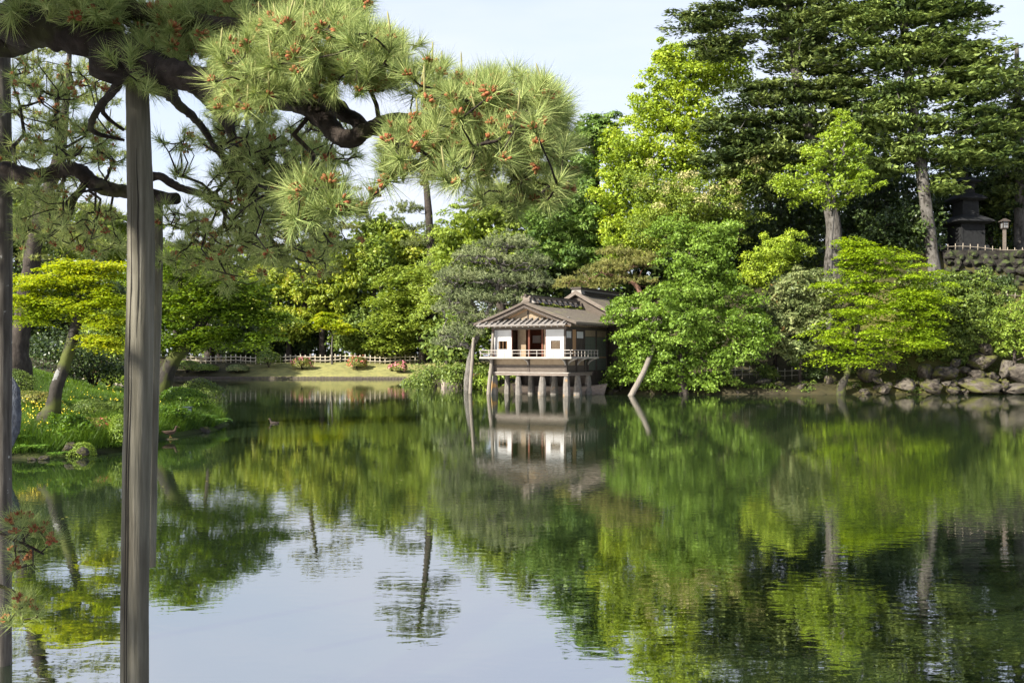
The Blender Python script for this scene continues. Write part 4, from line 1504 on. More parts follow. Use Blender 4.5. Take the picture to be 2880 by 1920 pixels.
# ------------------------------------------------------------------ waterside trees on the right
tree('cherry_tree', 'bright green cherry tree leaning over the water beside the teahouse', 66.2,
     [(1570, 900, .26), (1562, 840, .24), (1572, 740, .20), (1592, 640, .14), (1600, 560, .08)],
     [(1540, 720, 110, 85), (1610, 660, 95, 65), (1480, 780, 65, 55), (1650, 740, 100, 85), (1560, 810, 110, 60), (1690, 800, 65, 55), (1480, 850, 70, 35),
      (1590, 865, 110, 32), (1600, 590, 75, 45), (1560, 540, 55, 35), (1650, 540, 50, 35), (1440, 720, 40, 40), (1740, 760, 45, 60)],
     'cherry', style='broad', n=420, scale=.9, fill=6, per=140, L=.22, seed=61, depth=.8)
tree('maple_tree', 'vivid green layered maple at the water in front of the hill', 65.6,
     [(1932, 890, .22), (1945, 860, .20), (1962, 800, .17), (1975, 730, .14), (2000, 650, .08)],
     [(1990, 590, 70, 28), (2030, 620, 100, 35), (2100, 650, 70, 30), (1960, 660, 75, 30), (2060, 690, 110, 35), (1990, 720, 95, 35), (2100, 740, 70, 30), (1930, 770, 75, 28),
      (2030, 775, 110, 30), (2110, 790, 55, 25), (1900, 815, 45, 18), (1980, 825, 70, 18), (1970, 562, 40, 14)],
     'maple_bright', bark='bark_maple', style='maple', n=200, scale=1.1, fill=5, per=240, flat=.19, seed=62, depth=.9, inner=.35)
tree('flowering_shrub', 'yellow-green shrub between the cherry and the grey-leaved tree', 72.5,
     [(1780, 720, .10), (1780, 620, .08), (1782, 570, .05)], [(1770, 600, 50, 55), (1810, 570, 45, 35), (1740, 640, 40, 30)],
     'camphor', style='cloud', n=80, scale=.8, per=150, L=.17, seed=63, cat='shrub')
tree('loquat_tree', 'grey-green tree with coarse leaves between cherry and vivid maple', 68.5,
     [(1838, 875, .10), (1840, 800, .09), (1838, 700, .07), (1840, 630, .04)],
     [(1840, 650, 60, 40), (1800, 690, 55, 45), (1870, 690, 50, 45), (1830, 750, 75, 50), (1820, 800, 60, 30)],
     'loquat', style='whorl', n=130, scale=.9, per=110, L=.30, seed=64)
tree('camellia_bush', 'dark leafy bush climbing the bank right of the vivid maple', 69.5,
     [(2205, 830, .10), (2205, 750, .08), (2205, 680, .05)], [(2200, 700, 60, 55), (2230, 740, 70, 55), (2170, 770, 55, 45), (2230, 650, 60, 30), (2130, 700, 60, 60), (2260, 690, 50, 40), (2190, 810, 60, 30), (2120, 790, 50, 40)],
     'shrub', style='broad', n=200, scale=.8, per=140, seed=65, cat='shrub')
tree('rounded_bush', 'sunlit olive-green bush at the right edge above the rocks', 68.0,
     [(2330, 850, .10), (2330, 790, .08), (2330, 720, .05)], [(2340, 740, 70, 55), (2320, 790, 65, 40), (2390, 760, 60, 70), (2300, 745, 40, 35)],
     'shrub_light', style='cloud', n=110, scale=.62, per=190, L=.16, seed=66, cat='shrub')
for k, (lab, x, y, D, rx, rz, mt, L) in enumerate([
        ('dark low bush at the water under the cherry tree, beside the teahouse', 1425, 905, 67.6, 1.3, 1.3, 'shrub', .2),
        ('bright low bush under the middle of the cherry tree at the water', 1560, 905, 66.9, 1.7, 1.1, 'cherry', .2),
        ('low bush at the right foot of the cherry tree', 1660, 905, 67.2, 1.3, .9, 'shrub', .2),
        ('small bush on the path between fence and vivid maple', 1760, 880, 69.2, .9, 1.2, 'shrub', .18),
        ('dark shrub under the left side of the vivid maple', 1870, 880, 68.5, 1.0, 1.3, 'dark_green', .18),
        ('small sunlit bush clinging to the rocks at the right edge', 2352, 850, 66.9, .45, .7, 'shrub_light', .12),
        ('mossy bush on the bank below the dark leafy bush', 2180, 800, 70.5, 1.3, 1.1, 'shrub', .18),
        ('bush hanging over the foot of the stone wall', 2240, 640, 76.2, 1.6, 1.0, 'shrub', .2),
        ('dark bush against the left end of the stone wall', 2185, 640, 76.3, 1.3, 1.7, 'dark_green', .2),
        ('dark bush against the stone wall near the right edge', 2310, 640, 76.3, 1.5, 1.3, 'dark_green', .2)]):
    p = at(x, y, D)
    shrub('bush', lab, p[:2], rx, rx * .8, rz, mt, 1500, L, seed=k, smooth=False, lobes=12)

# ------------------------------------------------------------------ around the teahouse
pine('black_pine', 'grey-green pruned pine with twisted branches left of the teahouse', 75,
     [(1075, 870, .24), (1085, 800, .22), (1120, 720, .20), (1150, 640, .16), (1165, 570, .10)],
     [(1160, 550, 60, 26), (1100, 580, 65, 30), (1200, 590, 65, 30), (1060, 625, 65, 30), (1140, 630, 75, 32), (1220, 640, 55, 28), (1090, 675, 70, 30), (1180, 680, 65, 26),
      (1040, 700, 50, 28), (1110, 720, 60, 28), (1060, 755, 55, 28), (1020, 660, 35, 24), (1200, 555, 35, 20), (1240, 600, 30, 20), (1030, 780, 40, 20)],
     'pine_grey', 'bark_fir', tufts_per_m2=30, per=15, L=.24, w=.055, seed=71, tip_r=.026)
pine('red_pine', 'olive red pine with flat spreading crown just behind the teahouse roof', 83,
     [(1478, 720, .26), (1474, 680, .24), (1450, 645, .18), (1400, 630, .10)],
     [(1440, 600, 75, 20), (1390, 615, 60, 18), (1480, 590, 45, 18), (1330, 640, 55, 16), (1370, 655, 50, 12), (1440, 640, 70, 16), (1300, 655, 35, 10), (1420, 575, 50, 12)],
     'pine_red', 'bark_red', tufts_per_m2=24, per=18, L=.30, w=.045, seed=72)
tree('fresh_tree', 'yellow-green broadleaf between the tall pine and the grey pine', 100,
     [(1030, 800, .25), (1030, 660, .2), (1030, 560, .1)], [(1030, 610, 60, 60), (1000, 680, 55, 60), (1060, 560, 50, 40), (1040, 740, 55, 50)],
     'fresh_green', style='broad', n=80, scale=1.1, seed=73)
for k, (lab, x, y, D, rx, rz, mt) in enumerate([
        ('dark mounded shrub on the bank left of the slim stake', 1010, 872, 84, 3.0, 3.3, 'shrub'),
        ('broad green shrub at the far lawn end beside the mounded shrub', 965, 872, 90, 2.3, 2.0, 'shrub'),
        ('low bright bush at the water just left of the teahouse', 1110, 885, 76, 1.6, 1.5, 'shrub_light'),
        ('bush behind the slim stake under the grey pine', 1060, 870, 80, 2.0, 2.3, 'shrub'),
        ('shady bush behind the teahouse posts', 1160, 880, 76, 1.3, 1.4, 'shrub_light')]):
    p = at(x, y, D)
    shrub('bush', lab, p[:2], rx, rx * .8, rz, mt, 2600, .24, seed=20 + k, smooth=False, lobes=16)
p = at(1045, 868, 82)
shrub('azalea', 'reddish azalea between the stakes left of the teahouse', at(1095, 850, 78)[:2], .7, .6, 1.2, 'azalea', 700, .14, seed=31, flower='azalea_flower', nf=60, fl=.12)
mb = MB()
mb.box((-.9, -.4, -.6), (.9, .4, .62))
tag(mb.build('stone_block', M['concrete'], loc=(-4.9, 82.6, 0), rot=(0, 0, .4)), 'squared stone block at the waterline left of the stakes', 'stone block')

# ------------------------------------------------------------------ far bank
pine('black_pine', 'tall lone pine with a long bare trunk against the sky', 121,
     [(985, 810, .55), (990, 700, .52), (990, 600, .50), (986, 510, .46), (978, 420, .38), (968, 330, .26), (960, 270, .12)],
     [(930, 475, 45, 18), (905, 500, 25, 12), (1000, 535, 30, 18), (965, 520, 35, 14), (960, 285, 70, 22), (1000, 330, 60, 20), (920, 330, 55, 18), (970, 380, 60, 16), (900, 390, 40, 12),
      (1020, 400, 35, 12), (955, 555, 40, 14)],
     'pine_far', tufts_per_m2=9, per=16, L=.48, w=.08, seed=81)
pine('flat_pine', 'distant pine with flat horizontal branches against the sky left of the lone pine', 126,
     [(700, 810, .4), (705, 650, .36), (715, 540, .3), (730, 440, .15)],
     [(790, 432, 45, 7), (760, 470, 50, 9), (800, 490, 45, 8), (700, 450, 45, 10), (680, 500, 55, 12), (770, 520, 55, 10), (650, 540, 45, 12), (720, 420, 30, 8)],
     'pine_red', tufts_per_m2=8, per=16, L=.48, w=.08, seed=82)
pine('far_pine', 'distant pale pine seen right of the tall pole above the green maple', 128,
     [(480, 810, .4), (480, 650, .36), (470, 560, .25), (465, 500, .12)],
     [(440, 520, 50, 14), (500, 535, 50, 14), (560, 520, 45, 14), (430, 560, 50, 14), (520, 575, 50, 14), (590, 560, 40, 14), (470, 490, 40, 12)],
     'pine_far', tufts_per_m2=8, per=16, L=.5, w=.085, seed=83)
tree('oak_tree', 'big yellow-green evergreen oak in the middle of the far bank', 124,
     [(742, 830, .40), (740, 760, .36), (752, 680, .28), (765, 580, .12)],
     [(765, 560, 55, 32), (790, 600, 50, 35), (730, 610, 55, 40), (780, 660, 60, 40), (710, 660, 50, 35), (760, 710, 70, 35), (700, 590, 35, 30)],
     'oak_yellow', style='cloud', n=130, scale=1.3, per=150, L=.34, seed=84)
tree('maple_tree', 'fresh green maple at the far lawn, left of the dark mounded shrub', 119,
     [(968, 825, .30), (966, 780, .28), (945, 720, .2), (930, 640, .1)],
     [(930, 640, 50, 40), (900, 690, 60, 40), (955, 690, 55, 40), (890, 745, 50, 35), (940, 750, 70, 40), (900, 790, 50, 20), (975, 650, 35, 40)],
     'fresh_green', style='maple', n=130, scale=1.4, per=170, L=.30, flat=.4, seed=85)
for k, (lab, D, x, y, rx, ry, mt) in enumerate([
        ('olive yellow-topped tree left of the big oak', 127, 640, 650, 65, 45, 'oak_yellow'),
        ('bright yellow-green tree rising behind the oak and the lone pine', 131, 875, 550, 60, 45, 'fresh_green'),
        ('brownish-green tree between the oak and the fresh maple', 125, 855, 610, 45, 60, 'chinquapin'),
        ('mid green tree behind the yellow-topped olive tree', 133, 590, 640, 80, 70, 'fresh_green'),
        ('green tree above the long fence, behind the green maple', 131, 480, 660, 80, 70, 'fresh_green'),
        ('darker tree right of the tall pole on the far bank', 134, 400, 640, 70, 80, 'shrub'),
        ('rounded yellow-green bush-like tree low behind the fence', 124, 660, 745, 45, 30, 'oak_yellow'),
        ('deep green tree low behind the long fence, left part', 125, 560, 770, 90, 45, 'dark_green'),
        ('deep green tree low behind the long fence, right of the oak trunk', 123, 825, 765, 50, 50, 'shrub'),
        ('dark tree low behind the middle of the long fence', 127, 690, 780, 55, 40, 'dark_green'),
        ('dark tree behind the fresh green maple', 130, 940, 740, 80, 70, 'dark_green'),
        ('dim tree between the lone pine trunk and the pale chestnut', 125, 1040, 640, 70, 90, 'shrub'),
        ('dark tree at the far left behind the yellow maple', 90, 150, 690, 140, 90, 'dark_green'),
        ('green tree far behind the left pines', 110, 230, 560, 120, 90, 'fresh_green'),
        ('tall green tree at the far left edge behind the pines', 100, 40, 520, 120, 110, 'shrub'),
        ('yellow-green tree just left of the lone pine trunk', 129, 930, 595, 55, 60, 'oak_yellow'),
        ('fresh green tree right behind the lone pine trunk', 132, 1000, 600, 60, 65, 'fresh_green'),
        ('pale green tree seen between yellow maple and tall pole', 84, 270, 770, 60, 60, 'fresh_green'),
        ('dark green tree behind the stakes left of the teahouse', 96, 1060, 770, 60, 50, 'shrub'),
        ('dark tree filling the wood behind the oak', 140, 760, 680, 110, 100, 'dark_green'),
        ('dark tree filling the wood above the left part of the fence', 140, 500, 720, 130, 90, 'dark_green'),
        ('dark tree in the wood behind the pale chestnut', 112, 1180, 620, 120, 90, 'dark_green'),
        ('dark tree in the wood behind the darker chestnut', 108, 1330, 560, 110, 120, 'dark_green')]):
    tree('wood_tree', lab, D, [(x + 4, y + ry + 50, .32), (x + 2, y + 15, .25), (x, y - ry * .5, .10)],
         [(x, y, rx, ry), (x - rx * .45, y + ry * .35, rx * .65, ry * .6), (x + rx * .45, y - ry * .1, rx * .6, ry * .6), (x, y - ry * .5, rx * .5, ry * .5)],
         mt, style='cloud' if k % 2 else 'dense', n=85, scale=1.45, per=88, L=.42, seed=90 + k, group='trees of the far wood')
tree('sapling', 'slim pale-trunked sapling with yellow-orange leaves at the long fence', 118.2,
     [(763, 830, .10), (762, 800, .10), (764, 770, .06)], [(765, 745, 40, 20), (790, 755, 30, 15), (750, 730, 25, 12)],
     'maple_yellow', 'bark_fir', 'maple', n=26, scale=1.2, per=120, L=.28, seed=120)
for k, (lab, x, y, D, rx, rz, mt, fl, nf) in enumerate([
        ('dark round bush left on the far lawn', 617, 852, 116.5, 1.5, 1.9, 'shrub', None, 0),
        ('pale brownish azalea in the middle of the far lawn', 693, 855, 116.2, 1.25, 1.4, 'azalea', 'azalea_pink', 50),
        ('round azalea with reddish flowers, right on the far lawn', 820, 856, 116.2, 1.15, 1.5, 'azalea', 'azalea_flower', 60),
        ('small pink azalea at the right end of the far lawn', 903, 856, 114.8, .55, .7, 'azalea', 'azalea_pink', 60),
        ('pink-flecked azalea beside the broad green shrub', 920, 862, 113.9, .8, 1.2, 'azalea', 'azalea_pink', 70),
        ('low shrub at the left end of the far bank', 430, 858, 115, 2.0, 1.3, 'shrub', None, 0),
        ('second low shrub at the left end of the far bank', 470, 862, 114.5, 1.6, 1.0, 'shrub', None, 0),
        ('low olive shrub on the bare left part of the far bank', 545, 860, 115, 1.3, .9, 'loquat', None, 0),
        ('clipped flat-topped hedge behind the right end of the fence', 905, 822, 121.5, 2.8, 1.6, 'azalea', None, 0)]):
    p = at(x, y, D)
    shrub('lawn_shrub', lab, p[:2], rx, rx * .9, rz, mt, 1300, .22, seed=40 + k, flower=fl, nf=nf, fl=.2, group='shrubs of the far lawn')

# ------------------------------------------------------------------ woods beyond, and undergrowth on the hill
rg = np.random.default_rng(140)
for lab, n_, x0, x1, y0, y1, top, mt in (('distant green wood closing the view behind the far bank', 900, -130, 10, 146, 160, 15, 'shrub'),
                                         ('dark wood on the hilltop closing the view behind the firs', 750, 4, 85, 104, 116, 20, 'dark_green')):
    X, Y = rg.uniform(x0, x1, n_), rg.uniform(y0, y1, n_)
    g = ground_h(X, Y)
    tp = np.maximum(top + 2.5 * np.sin(X * .21) + 1.5 * np.sin(X * .53 + 1), g + 3)
    Z = g + (tp - g) * rg.random(n_) ** 1.25
    V, Q = leaf_clumps(np.stack([X, Y, Z], 1), dict(r=2.1, flat=.7, per=34, L=.95, W=.65, up=.5, out=.7, rnd=.6), rg)
    o = obj('far_wood', mesh_arrays('far_wood', V, Q), M[mt], kind='stuff')
    o['label'] = lab
n_ = 950
X, Y = rg.uniform(9, 46, n_), rg.uniform(67, 96, n_)
d = shore_dist(X, Y)
k = (d > np.where(X > 24, 4.2, 6.0)) & ~((X > 32) & (Y > 76))
X, Y = X[k], Y[k]
V, Q = leaf_clumps(np.stack([X, Y, ground_h(X, Y) + .25], 1), dict(r=.75, flat=.55, per=42, L=.28, W=.55, up=.6, out=.6, rnd=.6), rg)
o = obj('undergrowth', mesh_arrays('undergrowth', V, Q), M['shrub'], kind='stuff')
o['label'] = 'low leafy undergrowth covering the shady hillside'
n_ = 500
X, Y = rg.uniform(-14, 12, n_), rg.uniform(70, 100, n_)
d = shore_dist(X, Y)
k = (d > 1.0) & ~((X > -1.5) & (Y < 78))
X, Y = X[k], Y[k]
V, Q = leaf_clumps(np.stack([X, Y, ground_h(X, Y) + .3], 1), dict(r=.9, flat=.6, per=70, L=.28, W=.55, up=.6, out=.6, rnd=.6), rg)
o = obj('undergrowth', mesh_arrays('undergrowth', V, Q), M['shrub'], kind='stuff')
o['label'] = 'low leafy undergrowth behind and left of the teahouse'

n_ = 900
X, Y = rg.uniform(8.5, 44, n_), rg.uniform(65.8, 72, n_)
d = shore_dist(X, Y)
k = (d > .15) & (d < np.where(X > 24, 3.5, 1.8)) & (np.sin(X * 1.7) + np.sin(Y * 2.3 + X) > -.5)
X, Y = X[k], Y[k]
V, Q = leaf_clumps(np.stack([X, Y, ground_h(X, Y) + .05], 1), dict(r=.42, flat=.40, per=36, L=.17, W=.5, up=.8, out=.6, rnd=.5), rg)
o = obj('ground_cover', mesh_arrays('ground_cover', V, Q), M['shrub'], kind='stuff')
o['label'] = 'low mossy ground cover along the right shore'

# ------------------------------------------------------------------ rocks
rocks = [
    ('boulder half up the bank below the olive bush', 2265, 801, 24, 13, 68.6, 'rock'),
    ('small rounded boulder on the bank left of the slanting slab', 2193, 838, 13, 12, 68.0, 'rock'),
    ('boulder behind the flat ledge, second tier', 2240, 863, 26, 14, 67.4, 'rock'),
    ('low boulder between second tier and slanting slab', 2276, 866, 19, 12, 67.4, 'rock'),
    ('steep slanting slab of pale rock near the right edge', 2312, 842, 17, 24, 67.6, 'rock_pale'),
    ('large sunlit boulder at the right edge', 2345, 860, 38, 24, 67.5, 'rock_pale'),
    ('flat sunlit ledge at the waterline by the right edge', 2332, 893, 44, 11, 66.7, 'rock_pale'),
    ('long low boulder at the waterline beside the sunlit ledge', 2236, 884, 44, 19, 66.5, 'rock'),
    ('squarish waterline boulder under the second tier', 2275, 893, 26, 13, 66.2, 'rock'),
    ('waterline boulder in the middle of the right shore', 2140, 888, 30, 14, 66.3, 'rock'),
    ('pale-topped waterline boulder right of the maple trunk', 2082, 884, 32, 13, 66.4, 'rock_pale'),
    ('low dark waterline boulder near the maple trunk', 2027, 890, 30, 12, 66.4, 'rock'),
    ('boulder just right of the maple trunk', 1995, 858, 30, 20, 67.4, 'rock'),
    ('upright standing stone behind the maple trunk', 2012, 826, 22, 28, 68.2, 'rock'),
    ('upright stone on the bank beside the standing stone', 2045, 838, 18, 20, 68.4, 'rock'),
    ('boulder on the mossy bank, middle of the right shore', 2122, 853, 26, 20, 67.6, 'rock'),
    ('broad boulder on the bank above the waterline boulder', 2168, 860, 32, 18, 67.3, 'rock'),
    ('dark rock left of the maple trunk foot', 1905, 872, 18, 15, 67.4, 'rock'),
    ('flat pale stone on the bank below the bamboo fence', 1752, 878, 20, 7, 67.6, 'rock_pale'),
    ('small dark stone on the bank beside the flat pale stone', 1790, 884, 16, 9, 67.2, 'rock'),
    ('mossy stone at the water left of the vivid maple', 1845, 888, 20, 9, 66.9, 'rock'),
    ('little stone behind the squarish boulder', 2215, 848, 14, 9, 67.8, 'rock'),
    ('mossy boulder high on the bank under the olive bush', 2255, 830, 40, 16, 68.3, 'rock'),
    ('waterline stone under the long low boulder', 2190, 895, 22, 9, 66.0, 'rock'),
    ('waterline stone under the cherry tree', 1690, 899, 20, 7, 66.7, 'rock'),
    ('dark stone at the water beside the leaning log', 1410, 900, 26, 10, 68.0, 'rock'),
    ('stone at the shore behind the teahouse posts', 1205, 885, 24, 12, 72.6, 'rock'),
    ('stone behind the boat under the teahouse', 1270, 885, 30, 14, 72.0, 'rock'),
]
for k, (lab, x, y, rx, ry, D, mt) in enumerate(rocks):
    rock('boulder', lab, x, y, rx, ry, D, mt, seed=k + 1, group='boulders of the pond shore', tilt=.5 if 'slanting' in lab else 0.0)
rgk = random.Random(12)
ORD = 'first second third fourth fifth sixth seventh eighth ninth tenth eleventh twelfth thirteenth fourteenth fifteenth sixteenth seventeenth eighteenth nineteenth twentieth'.split()
for k, x in enumerate(sorted((rgk.uniform(1960, 2345) for _ in range(20)), reverse=True)):
    rock('boulder', 'small grey stone among the right-shore boulders, %s of the small ones from the right' % ORD[k], x, rgk.uniform(868, 902), rgk.uniform(7, 15), rgk.uniform(5, 9), rgk.uniform(66.0, 67.3),
         rgk.choice(('rock', 'rock', 'rock_pale')), seed=1 + k % 28, subd=2, group='small stones of the right shore')
rock('boulder', 'tall blue-grey boulder on the island by the left edge', 30, 958, 28, 62, 22.6, 'rock_blue', seed=77)
isl = [('flat grey stone at the island waterline by the ferns', 100, 1052, 17, 5, 24.2), ('smaller flat stone left of it at the island waterline', 72, 1054, 13, 4, 24.1),
       ('rounded stone at the island waterline under the clipped light bush', 192, 1036, 14, 9, 24.9), ('dark stone in the fern bed at the island waterline', 160, 1028, 20, 12, 25.1),
       ('flat stone on which the duck stands', 392, 1010, 16, 4, 30.2), ('brown rock beside the standing duck', 468, 992, 26, 12, 33.2)]
for k, (lab, x, y, rx, ry, D) in enumerate(isl):
    rock('stone', lab, x, y, rx, ry, D, 'rock', seed=60 + k, cat='stone')

# ------------------------------------------------------------------ island on the left
tree('maple_tree', 'yellow maple with mossy leaning trunk on the island', 26.5,
     [(112, 962, .26), (122, 935, .20), (130, 890, .175), (148, 840, .16), (160, 800, .15), (170, 760, .135), (184, 715, .11), (178, 670, .06)],
     [(110, 655, 80, 20), (180, 640, 80, 22), (60, 690, 55, 18), (140, 700, 70, 18), (240, 680, 50, 22), (95, 720, 55, 14), (250, 740, 40, 18), (230, 780, 45, 18), (180, 720, 60, 18), (200, 615, 60, 14), (60, 650, 40, 16), (265, 620, 45, 18), (275, 690, 35, 20), (130, 615, 50, 16), (260, 790, 35, 16), (60, 730, 35, 14)],
     'maple_yellow', 'bark_maple', 'maple', n=230, scale=.42, fill=3, per=180, L=.12, r=.85, flat=.22, seed=130, tip_r=.004, inner=.35)
tree('maple_tree', 'deep green maple with a forked mossy trunk behind the tall pole', 35.5,
     [(368, 910, .34), (378, 870, .30), (402, 822, .26), (436, 785, .21), (490, 700, .13), (540, 645, .06)],
     [(400, 610, 90, 28), (330, 640, 60, 28), (480, 640, 90, 30), (420, 680, 90, 28), (560, 670, 75, 28), (500, 710, 100, 28), (380, 740, 80, 26), (590, 730, 70, 25), (500, 770, 100, 26),
      (410, 790, 70, 20), (590, 780, 60, 18), (340, 700, 50, 26), (430, 580, 60, 16)],
     'maple_green', 'bark_maple', 'maple', n=380, scale=.55, fill=5, per=128, L=.15, r=.85, flat=.22, seed=131, tip_r=.008, inner=.35)
pine('island_pine', 'old pine with reddish trunk at the left edge of the island', 31,
     [(36, 840, .36), (42, 790, .31), (55, 730, .28), (70, 620, .26), (90, 500, .22), (130, 380, .18), (150, 250, .12), (160, 120, .07)],
     [(60, 120, 70, 20), (160, 110, 70, 18), (230, 160, 55, 16), (90, 190, 80, 20), (190, 220, 70, 18), (60, 260, 70, 18), (150, 290, 70, 18), (240, 290, 50, 14), (90, 340, 80, 18), (200, 360, 70, 16),
      (60, 440, 70, 20), (160, 470, 80, 20), (240, 490, 50, 16), (100, 540, 80, 20), (200, 560, 70, 18), (60, 590, 60, 16), (30, 340, 50, 18), (40, 180, 50, 20), (120, 160, 60, 18), (230, 230, 50, 18), (130, 400, 80, 20), (240, 420, 50, 18), (40, 510, 50, 20), (150, 530, 60, 18), (260, 350, 40, 16)],
     'needle_island', 'bark_dark', tufts_per_m2=32, per=20, L=.20, w=.020, seed=132, tip_r=.008)
for k, (lab, x, y, D, rx, rz, mt, n_, L, fl, nf) in enumerate([
        ('dark round clipped bush right of the yellow maple trunk', 208, 935, 28.5, .62, .62, 'shrub', 2600, .05, None, 0),
        ('dark clipped bush at the left edge behind the pole', 40, 890, 29, .55, .75, 'shrub', 2000, .055, None, 0),
        ('low azalea with red flowers at the foot of the yellow maple', 205, 965, 26.8, .70, .38, 'azalea', 2000, .05, 'azalea_flower', 45),
        ('flat olive bush behind the yellow flowers at the left', 75, 930, 28.0, .70, .42, 'azalea', 1800, .05, None, 0),
        ('light green clipped bush touching the tall pole', 285, 1005, 26.4, .42, .95, 'shrub_light', 2600, .05, None, 0),
        ('small yellow-green clipped bush at the island waterline', 188, 1035, 25.2, .36, .46, 'shrub_light', 2000, .045, None, 0),
        ('dark clipped ball bush just right of the tall pole', 440, 918, 38.5, .42, .52, 'dark_green', 1700, .06, None, 0),
        ('mounded bush at the tip of the island', 462, 955, 36.6, .95, 1.15, 'shrub', 2800, .065, None, 0),
        ('broad low bush on the island right of the tall pole', 420, 962, 34.6, .9, .8, 'grass', 2600, .08, None, 0),
        ('bright leafy bush in front of the short fence', 252, 855, 40, 1.1, .75, 'shrub_light', 2400, .10, None, 0),
        ('dark shrub mass behind the leaning maple trunk', 150, 830, 36, 1.9, 1.9, 'dark_green', 4000, .12, None, 0),
        ('dark shrub mass right of the yellow maple trunk', 215, 820, 37, 1.5, 1.6, 'dark_green', 3500, .12, None, 0),
        ('grassy mounded bush in front of the yellow maple trunk', 150, 1005, 25.9, .75, .55, 'grass', 2600, .09, None, 0),
        ('bright mounded bush between red azalea and tall pole', 250, 985, 26.9, .7, .6, 'shrub_light', 2600, .07, None, 0),
        ('rounded bush on the slope right of the dark clipped bush', 265, 930, 30, .8, .55, 'shrub', 2400, .07, None, 0),
        ('lush low bush at the waterline right of the tall pole', 400, 985, 32.0, .7, .6, 'grass', 2400, .09, None, 0),
        ('small dark bush at the foot of the forked maple', 375, 905, 37.5, .45, .5, 'dark_green', 1500, .07, None, 0),
        ('pinkish azalea glimpsed under the yellow maple by the short fence', 225, 805, 62, .9, 1.5, 'azalea', 1200, .12, 'azalea_pink', 120)]):
    p = at(x, y, D)
    shrub('island_bush', lab, p[:2], rx, rx * .85, rz, mt, n_, L, seed=70 + k, flower=fl, nf=nf, fl=L * 1.3, smooth=k < 9, lobes=18, group='bushes of the island')
# white lichen patch on the leaning maple trunk is part of its bark
lich = [o for o in COL.objects if o.get('label', '').startswith('yellow maple with mossy')][0]
mbp = at(150, 855, 26.5)
rg = np.random.default_rng(5)
pts = []
for t in np.linspace(0, 1, 26):
    pts.append(at(131 + 17 * t, 888 - 46 * t, 26.5))
pts = np.array(pts)
V, Q = tube(pts + np.array([-.034, -.048, 0]), .120 * np.sin(np.linspace(.25, 2.9, 26)) ** .25, 14, .06, 3)
b0 = np.array(lich.location)
obj('lichen_patch', mesh_arrays('lichen_patch', V - b0, Q, True), M['lichen_white'], lich)

# grass of the island
rg = np.random.default_rng(17)
N0 = 420000
gxr, gyr = rg.uniform(-19, -9.3, N0), rg.uniform(23.4, 42, N0)
keep = (gxr / gyr > -.55)
gxr, gyr = gxr[keep], gyr[keep]
dsh = shore_dist(gxr, gyr)
keep = dsh > .05
gxr, gyr, dsh = gxr[keep], gyr[keep], dsh[keep]
dens = np.where(dsh < 1.6, 1.0, .38)
keep = rg.random(len(gxr)) < dens
gxr, gyr, dsh = gxr[keep][:88000], gyr[keep][:88000], dsh[keep][:88000]
gzr = ground_h(gxr, gyr)
clump = .5 + .5 * np.sin(gxr * 2.3 + 1.7 * np.sin(gyr * 1.9)) * np.sin(gyr * 2.1 + gxr)
hh = np.where(dsh < 1.8, .20 + .40 * clump, .07 + .10 * clump) * rg.uniform(.6, 1.2, len(gxr))
lean = rg.normal(0, .45, (len(gxr), 2)) * hh[:, None]
base = np.stack([gxr, gyr, gzr - .02], 1)
tipv = base + np.column_stack([lean, hh])
sd = norm(np.column_stack([rg.normal(size=(len(gxr), 2)), np.zeros(len(gxr))])) * .008
V = np.stack([base - sd, base + sd, tipv], 1).reshape(-1, 3)
o = obj('grass', mesh_arrays('grass', V, np.arange(len(V)).reshape(-1, 3)), M['grass'], kind='stuff')
o['label'] = 'lush green grass covering the island bank'
# yellow flowers in the grass
nf = 800
c = at(85, 985, 26)
fx, fy = rg.normal(0, 1, nf), rg.normal(0, 1, nf)
P = np.stack([-12.2 + fx * 1.3, 26.6 + fy * 1.0, np.zeros(nf)], 1)
P2 = np.stack([-11.6 + rg.normal(0, 1.6, 400), 33 + rg.normal(0, 2.5, 400), np.zeros(400)], 1)
P = np.vstack([P, P2])
P = P[shore_dist(P[:, 0], P[:, 1]) > .5]
P[:, 2] = ground_h(P[:, 0], P[:, 1]) + rg.uniform(.14, .30, len(P))
V, Q = quads_from(P, rg.normal(0, .5, P.shape) + np.array([0, -.4, 1]), .045, .04, rg)
o = obj('yellow_wildflowers', mesh_arrays('yellow_wildflowers', V, Q), M['yellow_flower'], kind='stuff')
o['label'] = 'tiny yellow wildflowers scattered in the island grass'


def fern(label, x, y, D, L=.55, seed=0, nf=9, side=None):
    p = at(x, y, D)
    base = np.array([p[0], p[1], max(gz(p[0], p[1]), .05)])
    o = thing('fern', label, 'fern', base, 'ferns on the island shore')
    rg = np.random.default_rng(seed)
    for k in range(nf):
        a = rg.uniform(0, 6.28) if side is None else rg.normal(side, .8)
        t = np.linspace(0, 1, 14)
        LL = L * rg.uniform(.75, 1.15)
        r = LL * t * .85
        z = LL * (.75 * t - .75 * t ** 2.2) + .02
        sp = np.stack([np.cos(a) * r, np.sin(a) * r, z], 1)
        s = np.array([-math.sin(a), math.cos(a), 0])
        f = np.array([math.cos(a), math.sin(a), 0])
        C, T, LN = [], [], []
        for i in range(1, 14):
            ln = LL * .34 * math.sin(math.pi * (.12 + .86 * t[i])) + .012
            for sg in (-1, 1):
                d = norm(s * sg + f * .35 - np.array([0, 0, .15]))
                C.append(sp[i] + d * ln * .5)
                T.append(d)
                LN.append(ln)
        C, T, LN = np.array(C), np.array(T), np.array(LN)
        V, Q = quads_from(C, np.tile([0, 0, 1.0], (len(C), 1)) + rg.normal(0, .15, C.shape), LN, LL * .055, rg, T)
        obj('frond', mesh_arrays('frond', V, Q), M['fern'], o)
    return o


